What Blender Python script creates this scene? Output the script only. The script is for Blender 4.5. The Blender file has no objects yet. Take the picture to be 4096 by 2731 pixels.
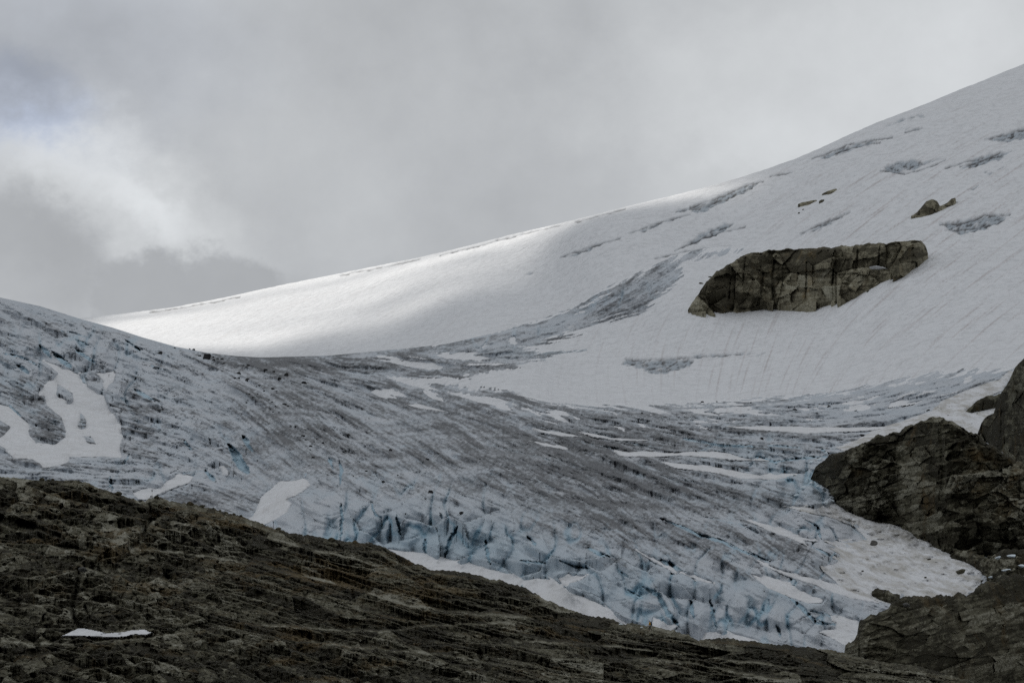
import bpy, bmesh, math, random, time
import numpy as np
T0 = time.time()
random.seed(7); RNG = np.random.RandomState(11)
S = bpy.context.scene
COL = S.collection
F = 3840.0                      # focal length in picture widths of 1024
PITCH = math.atan(559 / F)
CP, SP = math.cos(PITCH), math.sin(PITCH)
CAM = np.array([0.0, 0.0, 2.0])
GB, GA, GC = 0.8, 1.0, 0.7      # mesh spacing of glacier, snow, hillside

# ------------------------------------------------------------------ numeric helpers
def ray(px, py):
    x = (px - 512) / F; z = (341 - py) / F
    return np.stack([x, CP - SP * z, SP + CP * z], -1)
def unproj(px, py, D):
    return CAM + ray(px, py) * np.asarray(D)[..., None]
def sstep(a, b, x):
    t = np.clip((x - a) / (b - a), 0, 1); return t * t * (3 - 2 * t)
def _h(ix, iy, iz, s):
    n = (ix.astype(np.uint32) * np.uint32(374761393) + iy.astype(np.uint32) * np.uint32(668265263)
         + iz.astype(np.uint32) * np.uint32(2147483647 - 5) + np.uint32((s * 1274126177) & 0xffffffff))
    n = (n ^ (n >> np.uint32(13))) * np.uint32(1274126177)
    n = (n ^ (n >> np.uint32(16))) * np.uint32(2246822519)
    return n ^ (n >> np.uint32(15))
def hf(ix, iy, iz, s):
    return _h(ix, iy, iz, s).astype(np.float32) / np.float32(4294967295.0)
def perlin(x, y, z, s=0):
    x0 = np.floor(x).astype(np.int64); y0 = np.floor(y).astype(np.int64); z0 = np.floor(z).astype(np.int64)
    fx = (x - x0).astype(np.float32); fy = (y - y0).astype(np.float32); fz = (z - z0).astype(np.float32)
    u = fx * fx * fx * (fx * (fx * 6 - 15) + 10); v = fy * fy * fy * (fy * (fy * 6 - 15) + 10); w = fz * fz * fz * (fz * (fz * 6 - 15) + 10)
    def g(i, j, k):
        h = _h(x0 + i, y0 + j, z0 + k, s)
        gx = (h & np.uint32(1023)).astype(np.float32) / 511.5 - 1
        gy = ((h >> np.uint32(10)) & np.uint32(1023)).astype(np.float32) / 511.5 - 1
        gz = ((h >> np.uint32(20)) & np.uint32(1023)).astype(np.float32) / 511.5 - 1
        return gx * (fx - i) + gy * (fy - j) + gz * (fz - k)
    a = g(0,0,0) * (1-u) + g(1,0,0) * u; b = g(0,1,0) * (1-u) + g(1,1,0) * u
    c = g(0,0,1) * (1-u) + g(1,0,1) * u; d = g(0,1,1) * (1-u) + g(1,1,1) * u
    return ((a * (1-v) + b * v) * (1-w) + (c * (1-v) + d * v) * w) * 1.25
def fbm(x, y, z, o=4, s=0, gain=.5, ridge=False):
    r = 0; a = 1; t = 0
    for i in range(o):
        n = perlin(x, y, z, s + i * 17)
        if ridge: n = 1 - 2 * np.abs(n)
        r = r + a * n; t += a; a *= gain; x = x * 2.03 + 5.1; y = y * 2.03 + 1.7; z = z * 2.03 - 3.3
    return r / t
def worley(x, y, z, s=0):
    x0 = np.floor(x).astype(np.int64); y0 = np.floor(y).astype(np.int64); z0 = np.floor(z).astype(np.int64)
    f1 = np.full(x.shape, 9., np.float32); f2 = f1.copy(); cid = np.zeros(x.shape, np.float32)
    for i in (-1, 0, 1):
        for j in (-1, 0, 1):
            for k in (-1, 0, 1):
                X = x0 + i; Y = y0 + j; Z = z0 + k
                dx = X + hf(X, Y, Z, s) - x; dy = Y + hf(X, Y, Z, s + 1) - y; dz = Z + hf(X, Y, Z, s + 2) - z
                d = np.sqrt(dx * dx + dy * dy + dz * dz).astype(np.float32)
                c = hf(X, Y, Z, s + 3)
                m = d < f1
                f2 = np.where(m, f1, np.minimum(f2, d)); cid = np.where(m, c, cid); f1 = np.where(m, d, f1)
    return f1, f2, cid
def facet(u, v, cw, ch, s=0, warp=.35):
    """flat tilted blocks: distances, offset from the block's middle (in u, v units) and three random numbers"""
    U = u / cw + warp * perlin(u / cw / 1.7, v / ch / 1.7, 0 * u, s + 50); V = v / ch + warp * perlin(u / cw / 1.7, v / ch / 1.7, 0 * u + 7, s + 51)
    x0 = np.floor(U).astype(np.int64); y0 = np.floor(V).astype(np.int64); z0 = np.zeros_like(x0)
    f1 = np.full(U.shape, 9., np.float32); f2 = f1.copy(); dx = f1 * 0; dy = f1 * 0; X1 = x0.copy(); Y1 = y0.copy()
    for i in (-1, 0, 1):
        for j in (-1, 0, 1):
            X = x0 + i; Y = y0 + j
            ax = (U - X - hf(X, Y, z0, s)).astype(np.float32); ay = (V - Y - hf(X, Y, z0, s + 1)).astype(np.float32)
            d = np.sqrt(ax * ax + ay * ay); m = d < f1
            f2 = np.where(m, f1, np.minimum(f2, d)); f1 = np.where(m, d, f1)
            dx = np.where(m, ax, dx); dy = np.where(m, ay, dy); X1 = np.where(m, X, X1); Y1 = np.where(m, Y, Y1)
    return f1, f2, dx * cw, dy * ch, hf(X1, Y1, z0, s + 2), hf(X1, Y1, z0, s + 3), hf(X1, Y1, z0, s + 4)
def blocks(u, v, cw, ch, seed, s0, s1, tilt, lvl, crack, cwid=.12, warp=.35):
    f1, f2, dx, dy, a, b, c = facet(u, v, cw, ch, seed, warp)
    r = -(s0 + (s1 - s0) * a) * dy + tilt * (b - .5) * dx + lvl * (c - .5) * ch - crack * sstep(cwid, 0, f2 - f1)
    return r, c - .5
def tps(pts):
    P = np.array(pts, float); xy = P[:, :2] / 500.0; n = len(P)
    r2 = ((xy[:, None] - xy[None]) ** 2).sum(-1)
    K = 0.5 * r2 * np.log(r2 + 1e-12) + np.eye(n) * 2e-3
    A = np.zeros((n + 3, n + 3)); A[:n, :n] = K; A[:n, n] = 1; A[:n, n+1:] = xy; A[n, :n] = 1; A[n+1:, :n] = xy.T
    c = np.linalg.solve(A, np.concatenate([P[:, 2], np.zeros(3)]))
    def f(px, py):
        x = np.asarray(px) / 500.0; y = np.asarray(py) / 500.0
        o = c[n] + c[n+1] * x + c[n+2] * y
        for i in range(n):
            r2 = (x - xy[i, 0]) ** 2 + (y - xy[i, 1]) ** 2
            o = o + c[i] * 0.5 * r2 * np.log(r2 + 1e-12)
        return o
    return f
def depthfield(pts):
    f = tps([(a, b, 1000.0 / d) for a, b, d in pts])
    return lambda px, py: 1000.0 / np.clip(f(px, py), .18, 4)
def pl(pts):
    a = np.array(pts, float); return lambda x: np.interp(x, a[:, 0], a[:, 1])
def sdf(px, py, poly):
    """distance to a polygon's outline, positive inside"""
    P = np.array(poly, float); Q = np.roll(P, -1, 0)
    d = np.full(px.shape, 1e9); ins = np.zeros(px.shape, bool)
    for (ax, ay), (bx, by) in zip(P, Q):
        vx, vy = bx - ax, by - ay; L = vx * vx + vy * vy + 1e-12
        t = np.clip(((px - ax) * vx + (py - ay) * vy) / L, 0, 1)
        d = np.minimum(d, (px - ax - t * vx) ** 2 + (py - ay - t * vy) ** 2)
        c = ((ay > py) != (by > py)) & (px < (bx - ax) * (py - ay) / (by - ay + 1e-12) + ax)
        ins ^= c
    d = np.sqrt(d); return np.where(ins, d, -d)
def linedist(px, py, pts):
    """distance to an open polyline and the position 0..1 along it"""
    P = np.array(pts, float); d = np.full(px.shape, 1e9); tt = np.zeros(px.shape); n = len(P) - 1
    for i in range(n):
        ax, ay = P[i]; vx, vy = P[i+1] - P[i]
        t = np.clip(((px - ax) * vx + (py - ay) * vy) / (vx * vx + vy * vy), 0, 1)
        q = np.hypot(px - ax - t * vx, py - ay - t * vy)
        m = q < d; d = np.where(m, q, d); tt = np.where(m, (i + t) / n, tt)
    return d, tt
def zone(px, py, blobs):
    o = 0
    for cx, cy, rx, ry, w in blobs:
        o = o + w * np.exp(-(((px - cx) / rx) ** 2 + ((py - cy) / ry) ** 2))
    return o
def bilin(A, r, c):
    R, C = A.shape[:2]
    r = np.clip(r, 0, R - 1.001); c = np.clip(c, 0, C - 1.001)
    i = r.astype(int); j = c.astype(int); u = r - i; v = c - j
    if A.ndim == 3: u = u[..., None]; v = v[..., None]
    return (A[i, j] * (1-u) + A[i+1, j] * u) * (1-v) + (A[i, j+1] * (1-u) + A[i+1, j+1] * u) * v
def lic(N, dr, dc, L, step=1.0):
    """smear the noise N along the flow direction (dr, dc)"""
    R, C = N.shape; acc = N.copy(); w = 1.0
    rr0, cc0 = np.mgrid[0:R, 0:C].astype(np.float32)
    for sg in (1, -1):
        r = rr0.copy(); c = cc0.copy()
        for k in range(L):
            ri = np.clip(np.rint(r).astype(int), 0, R - 1); ci = np.clip(np.rint(c).astype(int), 0, C - 1)
            r += sg * step * dr[ri, ci]; c += sg * step * dc[ri, ci]
            f = 1 - (k + 1) / (L + 1)
            acc += f * N[np.clip(np.rint(r).astype(int), 0, R - 1), np.clip(np.rint(c).astype(int), 0, C - 1)]
            if sg == 1: w += 2 * f
    acc /= w
    return (acc - acc.mean()) / (acc.std() + 1e-9)
def blur(A, n):
    for ax in (0, 1):
        k = n
        pad = [(0, 0)] * 2; pad[ax] = (k, k)
        B = np.pad(A, pad, 'edge'); c = np.cumsum(B, ax); z = np.zeros_like(np.take(c, [0], ax)); c = np.concatenate([z, c], ax)
        n0 = A.shape[ax]
        A = (np.take(c, range(2*k+1, 2*k+1+n0), ax) - np.take(c, range(0, n0), ax)) / (2*k+1)
    return A
def normals(P):
    a = np.gradient(P, axis=1); b = np.gradient(P, axis=0)
    n = np.cross(b, a); n /= np.linalg.norm(n, axis=-1, keepdims=True) + 1e-12
    return np.where((n[..., 2:3] < 0), -n, n)

# ------------------------------------------------------------------ object helpers
def grid_mesh(name, P, mat, attrs=None, keep=None, smooth=True):
    R, C = P.shape[:2]
    idx = np.arange(R * C).reshape(R, C)
    q = np.stack([idx[1:, :-1], idx[1:, 1:], idx[:-1, 1:], idx[:-1, :-1]], -1)
    if keep is not None:
        k = keep[1:, :-1] | keep[1:, 1:] | keep[:-1, 1:] | keep[:-1, :-1]; q = q[k]
    q = q.reshape(-1, 4)
    used = np.unique(q); remap = np.full(R * C, -1, np.int64); remap[used] = np.arange(len(used)); q = remap[q]
    V = P.reshape(-1, 3)[used].astype(np.float32)
    me = bpy.data.meshes.new(name)
    me.vertices.add(len(V)); me.vertices.foreach_set('co', V.ravel())
    me.loops.add(q.size); me.loops.foreach_set('vertex_index', q.ravel().astype(np.int32))
    me.polygons.add(len(q)); me.polygons.foreach_set('loop_start', np.arange(0, q.size, 4, dtype=np.int32))
    me.update(calc_edges=True)
    me.polygons.foreach_set('use_smooth', np.full(len(q), smooth))
    for k, a in (attrs or {}).items():
        at = me.attributes.new(k, 'FLOAT', 'POINT'); at.data.foreach_set('value', a.ravel()[used].astype(np.float32))
    me.materials.append(mat)
    return me
def link(name, me, label=None, cat=None, group=None, kind=None, parent=None):
    o = bpy.data.objects.new(name, me); COL.objects.link(o)
    if label: o['label'] = label
    if cat: o['category'] = cat
    if group: o['group'] = group
    if kind: o['kind'] = kind
    if parent: o.parent = parent
    return o
def recenter(o):
    """put the object's origin at the base of its own mesh"""
    me = o.data; n = len(me.vertices); a = np.empty(n * 3, np.float32); me.vertices.foreach_get('co', a); a = a.reshape(-1, 3)
    c = a.mean(0); c[2] = a[:, 2].min(); a -= c; me.vertices.foreach_set('co', a.ravel()); o.location = c.tolist(); me.update()

def widen(P, attrs, keep, dfn, sl, sr):
    """carry a sheet of ground on beyond both sides of the picture with coarse columns"""
    def proj(c):
        v = P[:, c] - CAM; d = v[:, 1] * CP + v[:, 2] * SP; dd = np.maximum(d, 60)
        return d, 512 + F * v[:, 0] / dd, 341 - F * (-v[:, 1] * SP + v[:, 2] * CP) / dd
    def cols(c, idx, slope):
        d0, x0, y0 = proj(c); w = np.linspace(1, 0, len(y0)); o = []
        for k in idx:
            d, x, y = proj(k); dx = np.median(x0) - np.median(x)          # mirrored on the edge column
            y2 = y + w * (y0 + dx * slope - y); f = lambda a, b: dfn(a, np.clip(b, -60, 720))
            e = unproj(np.median(x0) + dx + 0 * y, y2, d * np.clip(f(np.median(x0) + dx + 0 * y, y2) / f(x, y), .6, 1.5))
            b = P[:, c].copy(); b[:, 0] += dx * .2; o.append(np.where((d > 60)[:, None], e, b))
        return np.stack(o, 1)
    C = P.shape[1]; st = max(1, int(round(2.1 / ((1116 if C > 1150 else 1116) / C)))); n = int(300 / (1116 / C) / st)
    iL = [st * (k + 1) for k in range(n)][::-1]; iR = [C - 1 - st * (k + 1) for k in range(n)]
    L = cols(0, iL, sl); Rr = cols(C - 1, iR, sr)
    pad = lambda A: np.concatenate([A[:, iL], A, A[:, iR]], 1)
    return np.concatenate([L, P, Rr], 1), {k: pad(a) for k, a in attrs.items()}, (None if keep is None else pad(keep))

# ------------------------------------------------------------------ materials
class NT:
    def __init__(s, name):
        s.m = bpy.data.materials.new(name); s.m.use_nodes = True; s.t = s.m.node_tree; s.t.nodes.clear()
        s.out = s.n('ShaderNodeOutputMaterial')
    def n(s, typ, **kw):
        x = s.t.nodes.new(typ)
        for k, v in kw.items(): setattr(x, k, v)
        return x
    def put(s, sock, v):
        if isinstance(v, bpy.types.NodeSocket): s.t.links.new(v, sock)
        elif isinstance(v, (tuple, list)) and len(v) == 3 and sock.type == 'RGBA': sock.default_value = (*v, 1)
        else: sock.default_value = v
    def attr(s, a): return s.n('ShaderNodeAttribute', attribute_name=a).outputs['Fac']
    def math(s, op, a, b=0.0, clamp=False):
        x = s.n('ShaderNodeMath', operation=op, use_clamp=clamp); s.put(x.inputs[0], a); s.put(x.inputs[1], b); return x.outputs[0]
    def mr(s, v, a, b, c=0.0, d=1.0, typ='SMOOTHSTEP'):
        x = s.n('ShaderNodeMapRange', interpolation_type=typ); s.put(x.inputs[0], v)
        for i, q in enumerate((a, b, c, d)): s.put(x.inputs[i + 1], q)
        return x.outputs[0]
    def mix(s, f, a, b, typ='MIX'):
        x = s.n('ShaderNodeMix', data_type='RGBA', blend_type=typ); s.put(x.inputs[0], f); s.put(x.inputs[6], a); s.put(x.inputs[7], b); return x.outputs[2]
    def vm(s, op, a, b=(0, 0, 0)):
        x = s.n('ShaderNodeVectorMath', operation=op); s.put(x.inputs[0], a)
        if isinstance(b, float): x.inputs['Scale'].default_value = b
        else: s.put(x.inputs[1], b)
        return x.outputs['Value'] if op in ('DOT_PRODUCT', 'LENGTH', 'DISTANCE') else x.outputs['Vector']
    def noise(s, vec, scale, detail=4.0, rough=.55, col=False):
        x = s.n('ShaderNodeTexNoise'); s.put(x.inputs['Vector'], vec); x.inputs['Scale'].default_value = scale
        x.inputs['Detail'].default_value = detail; x.inputs['Roughness'].default_value = rough
        return x.outputs['Color' if col else 'Fac']
    def vor(s, vec, scale, feat='F1'):
        x = s.n('ShaderNodeTexVoronoi', feature=feat); s.put(x.inputs['Vector'], vec); x.inputs['Scale'].default_value = scale
        return x.outputs['Distance']
    def bump(s, h, strength, dist):
        x = s.n('ShaderNodeBump'); x.inputs['Strength'].default_value = strength; x.inputs['Distance'].default_value = dist; s.put(x.inputs['Height'], h); return x.outputs[0]
    def pos(s): return s.n('ShaderNodeNewGeometry').outputs['Position']
    def bsdf(s, col, rough=.8, nrm=None, spec=.3):
        b = s.n('ShaderNodeBsdfPrincipled'); s.put(b.inputs['Base Color'], col); s.put(b.inputs['Roughness'], rough)
        b.inputs['Specular IOR Level'].default_value = spec
        if nrm is not None: s.put(b.inputs['Normal'], nrm)
        s.t.links.new(b.outputs[0], s.out.inputs[0]); return b

def plain(name, col, rough=.7):
    t = NT(name); n = t.noise(t.n('ShaderNodeTexCoord').outputs['Object'], 9.0)
    t.bsdf(t.mix(t.mr(n, .3, .7), tuple(c * .8 for c in col), tuple(c * 1.15 for c in col)), rough); return t.m

SNOW = (.68, .69, .712)
def mat_snow(name, dirty=0.0, cell=.28, cups=.9):
    t = NT(name); p = t.pos()
    sq = t.vm('MULTIPLY', p, (1, .45, 1))
    big = t.noise(sq, .012, 5, .6); mid = t.noise(sq, .09, 4, .6); fine = t.noise(sq, cell, 3, .6)
    st = t.attr('streak')
    c = t.mix(t.mr(mid, .35, .7), SNOW, tuple(x * .94 for x in SNOW))
    c = t.mix(t.math('MULTIPLY', t.math('MULTIPLY', st, 1.1), mid, True), c, (.36, .305, .295))
    c = t.mix(t.math('MULTIPLY', t.mr(fine, .52, .36), .30), c, tuple(x * .62 for x in SNOW))  # suncup hollows darker: their shade painted into the colour, with some dirt
    ice = t.attr('ice')
    icec = t.mix(t.mr(t.attr('tex'), -.3, .8), (.375, .415, .455), (.09, .09, .095))
    c = t.mix(ice, c, icec)
    if dirty:
        d = t.mr(t.noise(t.vm('MULTIPLY', p, (1, .25, .3)), .16, 7, .68), .40, .64)
        c = t.mix(t.math('MULTIPLY', d, dirty), c, (.31, .285, .235))
        d2 = t.mr(t.noise(p, .9, 4, .7), .62, .72)
        c = t.mix(t.math('MULTIPLY', d2, dirty * .6), c, (.12, .105, .085))
    h = t.math('ADD', t.math('MULTIPLY', fine, 1.0), t.math('MULTIPLY', mid, 1.6))
    t.bsdf(c, .85, t.bump(h, cups, 1.3), .06)
    return t.m
def mat_ice():
    t = NT('glacier_ice'); p = t.pos(); sq = t.vm('MULTIPLY', p, (1, .5, 1))
    n1 = t.noise(sq, .35, 6, .65); n2 = t.noise(sq, 1.3, 4, .65); n3 = t.noise(sq, .03, 4, .6)
    clean = t.mix(t.mr(n3, .3, .7), (.475, .497, .53), (.43, .47, .515))
    blue = t.mix(t.mr(n1, .3, .7), (.22, .355, .45), (.33, .47, .555))
    c = t.mix(t.attr('blue'), clean, blue)
    d = t.math('ADD', t.attr('dirt'), t.math('MULTIPLY', t.math('SUBTRACT', n1, .5), 1.1))
    d = t.math('ADD', d, t.math('MULTIPLY', t.math('SUBTRACT', n2, .5), .7))
    f = t.mr(d, .02, 1.1)
    dc = t.mix(t.mr(n2, .3, .7), (.062, .065, .072), (.118, .121, .128))
    c = t.mix(t.math('MULTIPLY', f, .93), c, dc)
    sn = t.mr(t.math('ADD', t.attr('snow'), t.math('MULTIPLY', t.math('SUBTRACT', n1, .5), .5)), .35, .6)
    c = t.mix(sn, c, SNOW)
    h = t.math('ADD', t.math('MULTIPLY', n1, 1.5), t.math('MULTIPLY', n2, .5))
    t.bsdf(c, .7, t.bump(h, .8, .7), .12)
    return t.m
def mat_rock(name, dark=(.033, .030, .020), mid=(.118, .111, .077), pale=(.31, .302, .25), ochre=(.125, .089, .042), s=1.0, wet=.6):
    t = NT(name); p = t.pos()
    n1 = t.noise(p, .05 * s, 5, .6); n2 = t.noise(p, .35 * s, 6, .65); n3 = t.noise(p, 1.6 * s, 5, .7); n4 = t.noise(t.vm('ADD', p, (70, 9, 31)), .09 * s, 6, .68)
    st = t.attr('tone')
    a = t.math('ADD', t.math('MULTIPLY', st, .34), t.math('ADD', t.math('MULTIPLY', n2, .9), t.math('MULTIPLY', n1, .5)))
    c = t.mix(t.mr(a, .5, .95), dark, mid)
    c = t.mix(t.math('MULTIPLY', t.mr(t.math('ADD', n4, t.math('MULTIPLY', t.attr('och'), .20)), .53, .72), .7), c, ochre)
    pl_ = t.math('ADD', t.math('MULTIPLY', st, .32), n3)
    c = t.mix(t.math('MULTIPLY', t.mr(pl_, .62, 1.0), .8), c, pale)
    c = t.mix(t.math('MULTIPLY', t.mr(n3, .48, .30), .6), c, tuple(x * .5 for x in dark))
    h = t.math('ADD', t.math('MULTIPLY', n2, 1.6), t.math('MULTIPLY', n3, .6))
    t.bsdf(c, .92, t.bump(h, .9, .8 / s), .06)
    return t.m
M_SNOW = mat_snow('old_snow', 0, .22, 1.0); M_PATCH = mat_snow('patch_snow', .12, .5, .6); M_DIRTY = mat_snow('dirty_snow', .62, .5, .9)
M_ICE = mat_ice()
M_ROCK = mat_rock('hillside_gneiss')
M_FAR = mat_rock('outcrop_gneiss', (.072, .065, .046), (.235, .215, .155), (.38, .365, .29), (.20, .145, .07), .45)
M_KNOLL = mat_rock('knoll_gneiss', (.033, .030, .020), (.116, .109, .077), (.29, .28, .225), (.10, .068, .03), .7)
M_BOULD = mat_rock('boulder_stone', (.020, .020, .021), (.045, .045, .046), (.10, .10, .10), (.05, .045, .04), 1.5)
M_PALE = mat_rock('pale_boulder_stone', (.09, .09, .085), (.17, .165, .155), (.27, .265, .25), (.14, .12, .1), 1.5)
M_ICEB = NT('ice_block_white'); M_ICEB.bsdf(M_ICEB.mix(M_ICEB.noise(M_ICEB.pos(), .8), (.72, .77, .80), (.6, .7, .76)), .4); M_ICEB = M_ICEB.m

# ------------------------------------------------------------------ the terrain's depth
PB = [(-40,290,2650),(0,297,2700),(82,319,2800),(143,337,2850),(205,352,2900),(262,357,2950),(400,350,2900),(540,322,2950),(600,300,2950),(700,260,3080),
 (1024,64,3600),(1064,45,3650),(900,105,3550),(800,140,3500),(700,175,3450),(575,205,3450),(1024,200,2900),(900,220,2950),(800,315,2750),(700,312,2750),(900,290,2600),
 (1024,330,2250),(850,380,2200),(700,395,2300),(560,390,2450),(450,380,2600),
 (0,380,2150),(108,376,2350),(0,470,1450),(120,475,1500),(250,460,1550),(250,400,2150),(380,440,1800),(300,520,1100),(300,480,1220),(400,550,985),(400,505,1075),(500,470,1230),(500,545,940),(500,590,880),
 (620,630,790),(620,575,850),(750,640,780),(750,595,830),(850,650,760),(620,500,1130),(750,540,985),(850,600,900),(820,470,1450),(940,430,1700),(1024,440,1650),(930,540,1180),(1024,560,1130),
 (1064,690,850),(512,700,690),(-40,700,760),(850,700,700)]
D_B = depthfield(PB)
PD = [(60,330,4300),(85,318,4400),(262,285,4100),(262,357,3400),(400,349,3050),(400,250,3900),(575,205,3500),(575,325,2950),(-40,345,4500),(262,460,2300),(-40,460,2600),(575,460,1600),(700,175,3450),(700,312,2750),(460,300,3250)]
D_D = depthfield(PD)
def D_A(px, py):
    s = sstep(470, 620, px); return D_D(px, py) * (1 - s) + D_B(px, py) * s
ridge = pl([(-60,346),(0,331),(82,317.5),(128,312.5),(172,307),(215,299),(259,289.5),(307,279.5),(340,273),(376.6,265.6),(410,259),(444,251.4),(478,243),(512,234),(540,227.5),(575,219.5),(610,210.5),(640,203),(670.6,196),(705,187),(740,177.5),(768,168),(795,158.5),(822.5,147),(850,134),(877,122),(904,112),(931,101.5),(958,90),(986,79),(1024,63.6),(1090,36)])

POLYB = [(-60,280),(0,297),(82,319),(143,337),(205,352),(262,357),(330,355),(400,348),(444,343.5),(492,333),(540,319),(579,304),(609,285),(645,268),(680,252),(700,249),(748,247),(740,252),(697,260),(682,264),(684,276),(674,288),(655,302),(645,313),(612,322),(585,329),(566,332),(582,334.5),(545,344),(523,349),(575,350),(588,348.5),(574,355),(545,359),(500,370),(470,375),(420,377),(383,378),(435,383),(514,394),(545,399),(575,403),(620,404.5),(653,405),(700,402),(740,400.5),(770,397),(806,394),(850,389),(870,383),(905,378),(936,372.5),(965,370),(1000,367),(1070,364),(1070,720),(-60,720)]
# ---- snow field (the dome and the basin under it)
px = np.arange(-44, 1072, GA); nr = int(330 / GA)
top = ridge(px)
J = np.arange(nr)[:, None]
PXA = np.broadcast_to(px, (nr, len(px))).copy(); PYA = top[None] + J * GA
DA = D_A(PXA, PYA)
PA0 = unproj(PXA, PYA, DA)
und = fbm(PA0[..., 0] / 260, PA0[..., 1] / 260, PA0[..., 2] / 260, 3, 3)
DA = DA * (1 + .004 * und * sstep(0, 25, PYA - top[None]))
# the crest rounds off: depth runs away in the last pixels before the skyline
k = np.clip(1 - (PYA - top[None]) / 16.0, 0, 1); DA = DA * (1 + .02 * k ** 2)
PA = unproj(PXA, PYA, DA)
th = tps([(100,330,158),(300,310,160),(500,260,158),(700,210,155),(900,140,152),(1000,200,145),(1000,330,140),(900,320,138),(800,360,118),(700,370,105),(620,380,85),(760,330,110),(560,300,150)])(PXA, PYA) * math.pi / 180
dtop = np.gradient(top, px)
ca, sa = np.cos(th), np.sin(th); drA = sa - dtop[None] * ca; dcA = ca
na = perlin(PXA / 2.2, PYA / 2.2, 0 * PXA, 5)
stk = lic(na, drA, dcA, 22) * .75 + lic(perlin(PXA / 7, PYA / 7, 0 * PXA, 6), drA, dcA, 40) * .5
pink = sstep(.4, 2.6, stk) * np.clip(zone(PXA, PYA, [(980,260,170,120,1.0),(760,370,160,60,.8),(900,180,150,80,.5),(300,320,400,50,.25)]), 0, 1)
ICEP = [[(880,128),(900,118),(918,113),(930,115),(910,120),(890,126),(868,132)],[(905,132),(925,127),(910,130)],[(878,167),(895,160),(910,158),(925,160),(945,157),(930,164),(905,172),(892,174)],
 [(946,166),(965,158),(960,164)],[(960,168),(975,156),(1000,150),(1016,150),(1000,160),(975,168)],[(985,172),(1005,166),(990,176)],[(985,140),(1005,131),(1026,126),(1030,138),(1005,143)],
 [(900,130),(915,126),(928,124),(915,130)],[(938,222),(955,220),(970,216),(990,212),(1010,214),(1000,224),(975,232),(960,235),(945,228)],[(965,190),(985,180),(975,190)],
 [(800,234),(815,226),(835,215),(850,211),(842,218),(820,230)],[(675,250),(700,232),(725,221),(740,222),(715,236),(690,246)],[(630,232),(650,224),(670,218),(690,214),(670,222),(645,232)],
 [(690,207),(705,202),(720,193),(745,183),(765,180),(750,190),(730,200),(705,212),(690,214)],[(672,210),(690,204),(715,198),(700,208),(680,213)],[(560,258),(590,244),(620,236),(600,246),(575,257)],[(520,275),(540,268),(530,274)],
 [(815,157),(840,146),(870,139),(892,138),(870,145),(845,153),(825,160)],[(770,176),(790,171),(780,176)],[(898,128),(915,124),(905,130)],[(850,176),(858,172),(854,177)],[(625,356),(650,358),(672,356),(698,358),(690,366),(668,373),(652,374),(640,368),(620,364)],[(672,358),(700,353),(735,351),(760,352),(735,356),(700,358)],
 [(620,362),(640,357),(650,356),(635,362)],[(920,390),(950,376),(985,364),(970,372),(940,388)],[(935,398),(965,383),(1000,374),(1008,374),(995,382),(960,394)],[(905,126),(912,124),(908,128)],[(750,355),(765,352),(758,356)],
 [(160,310),(200,304),(222,299),(240,295),(222,301),(190,307)]]
nz = fbm(PXA / 9, PYA / 5, 0 * PXA, 4, 9, .6)
icm = np.zeros_like(PXA)
texA = 3.2 * fbm(PXA / 6, (PYA + .3 * PXA) / 2.2, 0 * PXA, 4, 15, .65)
brk = fbm(PXA / 13, (PYA + .34 * PXA) / 1.9, 0 * PXA, 4, 17, .6)
for q in ICEP:
    b = np.array(q); sl = (PXA > b[:, 0].min() - 8) & (PXA < b[:, 0].max() + 8) & (PYA > b[:, 1].min() - 8) & (PYA < b[:, 1].max() + 8)
    icm[sl] = np.maximum(icm[sl], sstep(-.5, 2.2, np.minimum(sdf(PXA[sl], PYA[sl], q), 3.0) + nz[sl] * 4.0 + brk[sl] * 3.2 - .8))
DARKL = [[(812,158),(830,151),(850,143.5),(868,139.5),(892,137.5)],[(835,152),(858,145),(880,142)],[(690,206),(715,198),(745,184.5),(763,181)],[(676,211),(700,206),(730,197),(752,188)],[(630,232),(660,221.5),(690,213.5)],[(905,131.5),(922,127.5)],[(960,166),(985,158),(1000,151)],[(985,139),(1008,132),(1026,128)],[(940,224),(965,221),(985,214),(1010,214)],[(945,230),(970,227),(1000,222)],[(800,233),(825,221),(850,212)],[(675,250),(705,236),(745,226)],[(880,170),(905,173),(925,168),(945,160)],[(560,257),(590,246),(620,238)],[(625,358),(650,358.5),(700,356),(740,352.5)],[(945,168),(975,158)],[(770,176),(792,171.5)],[(655,258),(690,250),(730,246)],
 [(150,311.5),(180,307.5),(215,301),(240,296)],[(340,275),(380,267),(420,258.5)],[(440,254.5),(480,244.8),(520,234),(560,225)],[(575,221.5),(600,215),(625,208.5)]]
for q in DARKL:
    b = np.array(q); sl = (slice(None), slice(max(0, int((b[:, 0].min() + 44) / GA) - 5), int((b[:, 0].max() + 44) / GA) + 5))
    d, tt_ = linedist(PXA[sl], PYA[sl] + 2.0 * fbm(PXA[sl] / 14, 0 * PXA[sl], 0 * PXA[sl], 3, 23), q)
    a = sstep(1.3, .3, d + .9 * np.abs(nz[sl])) * (.45 + .5 * sstep(-.2, .2, fbm(PXA[sl] / 8, PYA[sl] / 8, 0 * PXA[sl], 2, 24)))
    icm[sl] = np.maximum(icm[sl], a); texA[sl] = np.maximum(texA[sl], a * 1.2 - .2)
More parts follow.
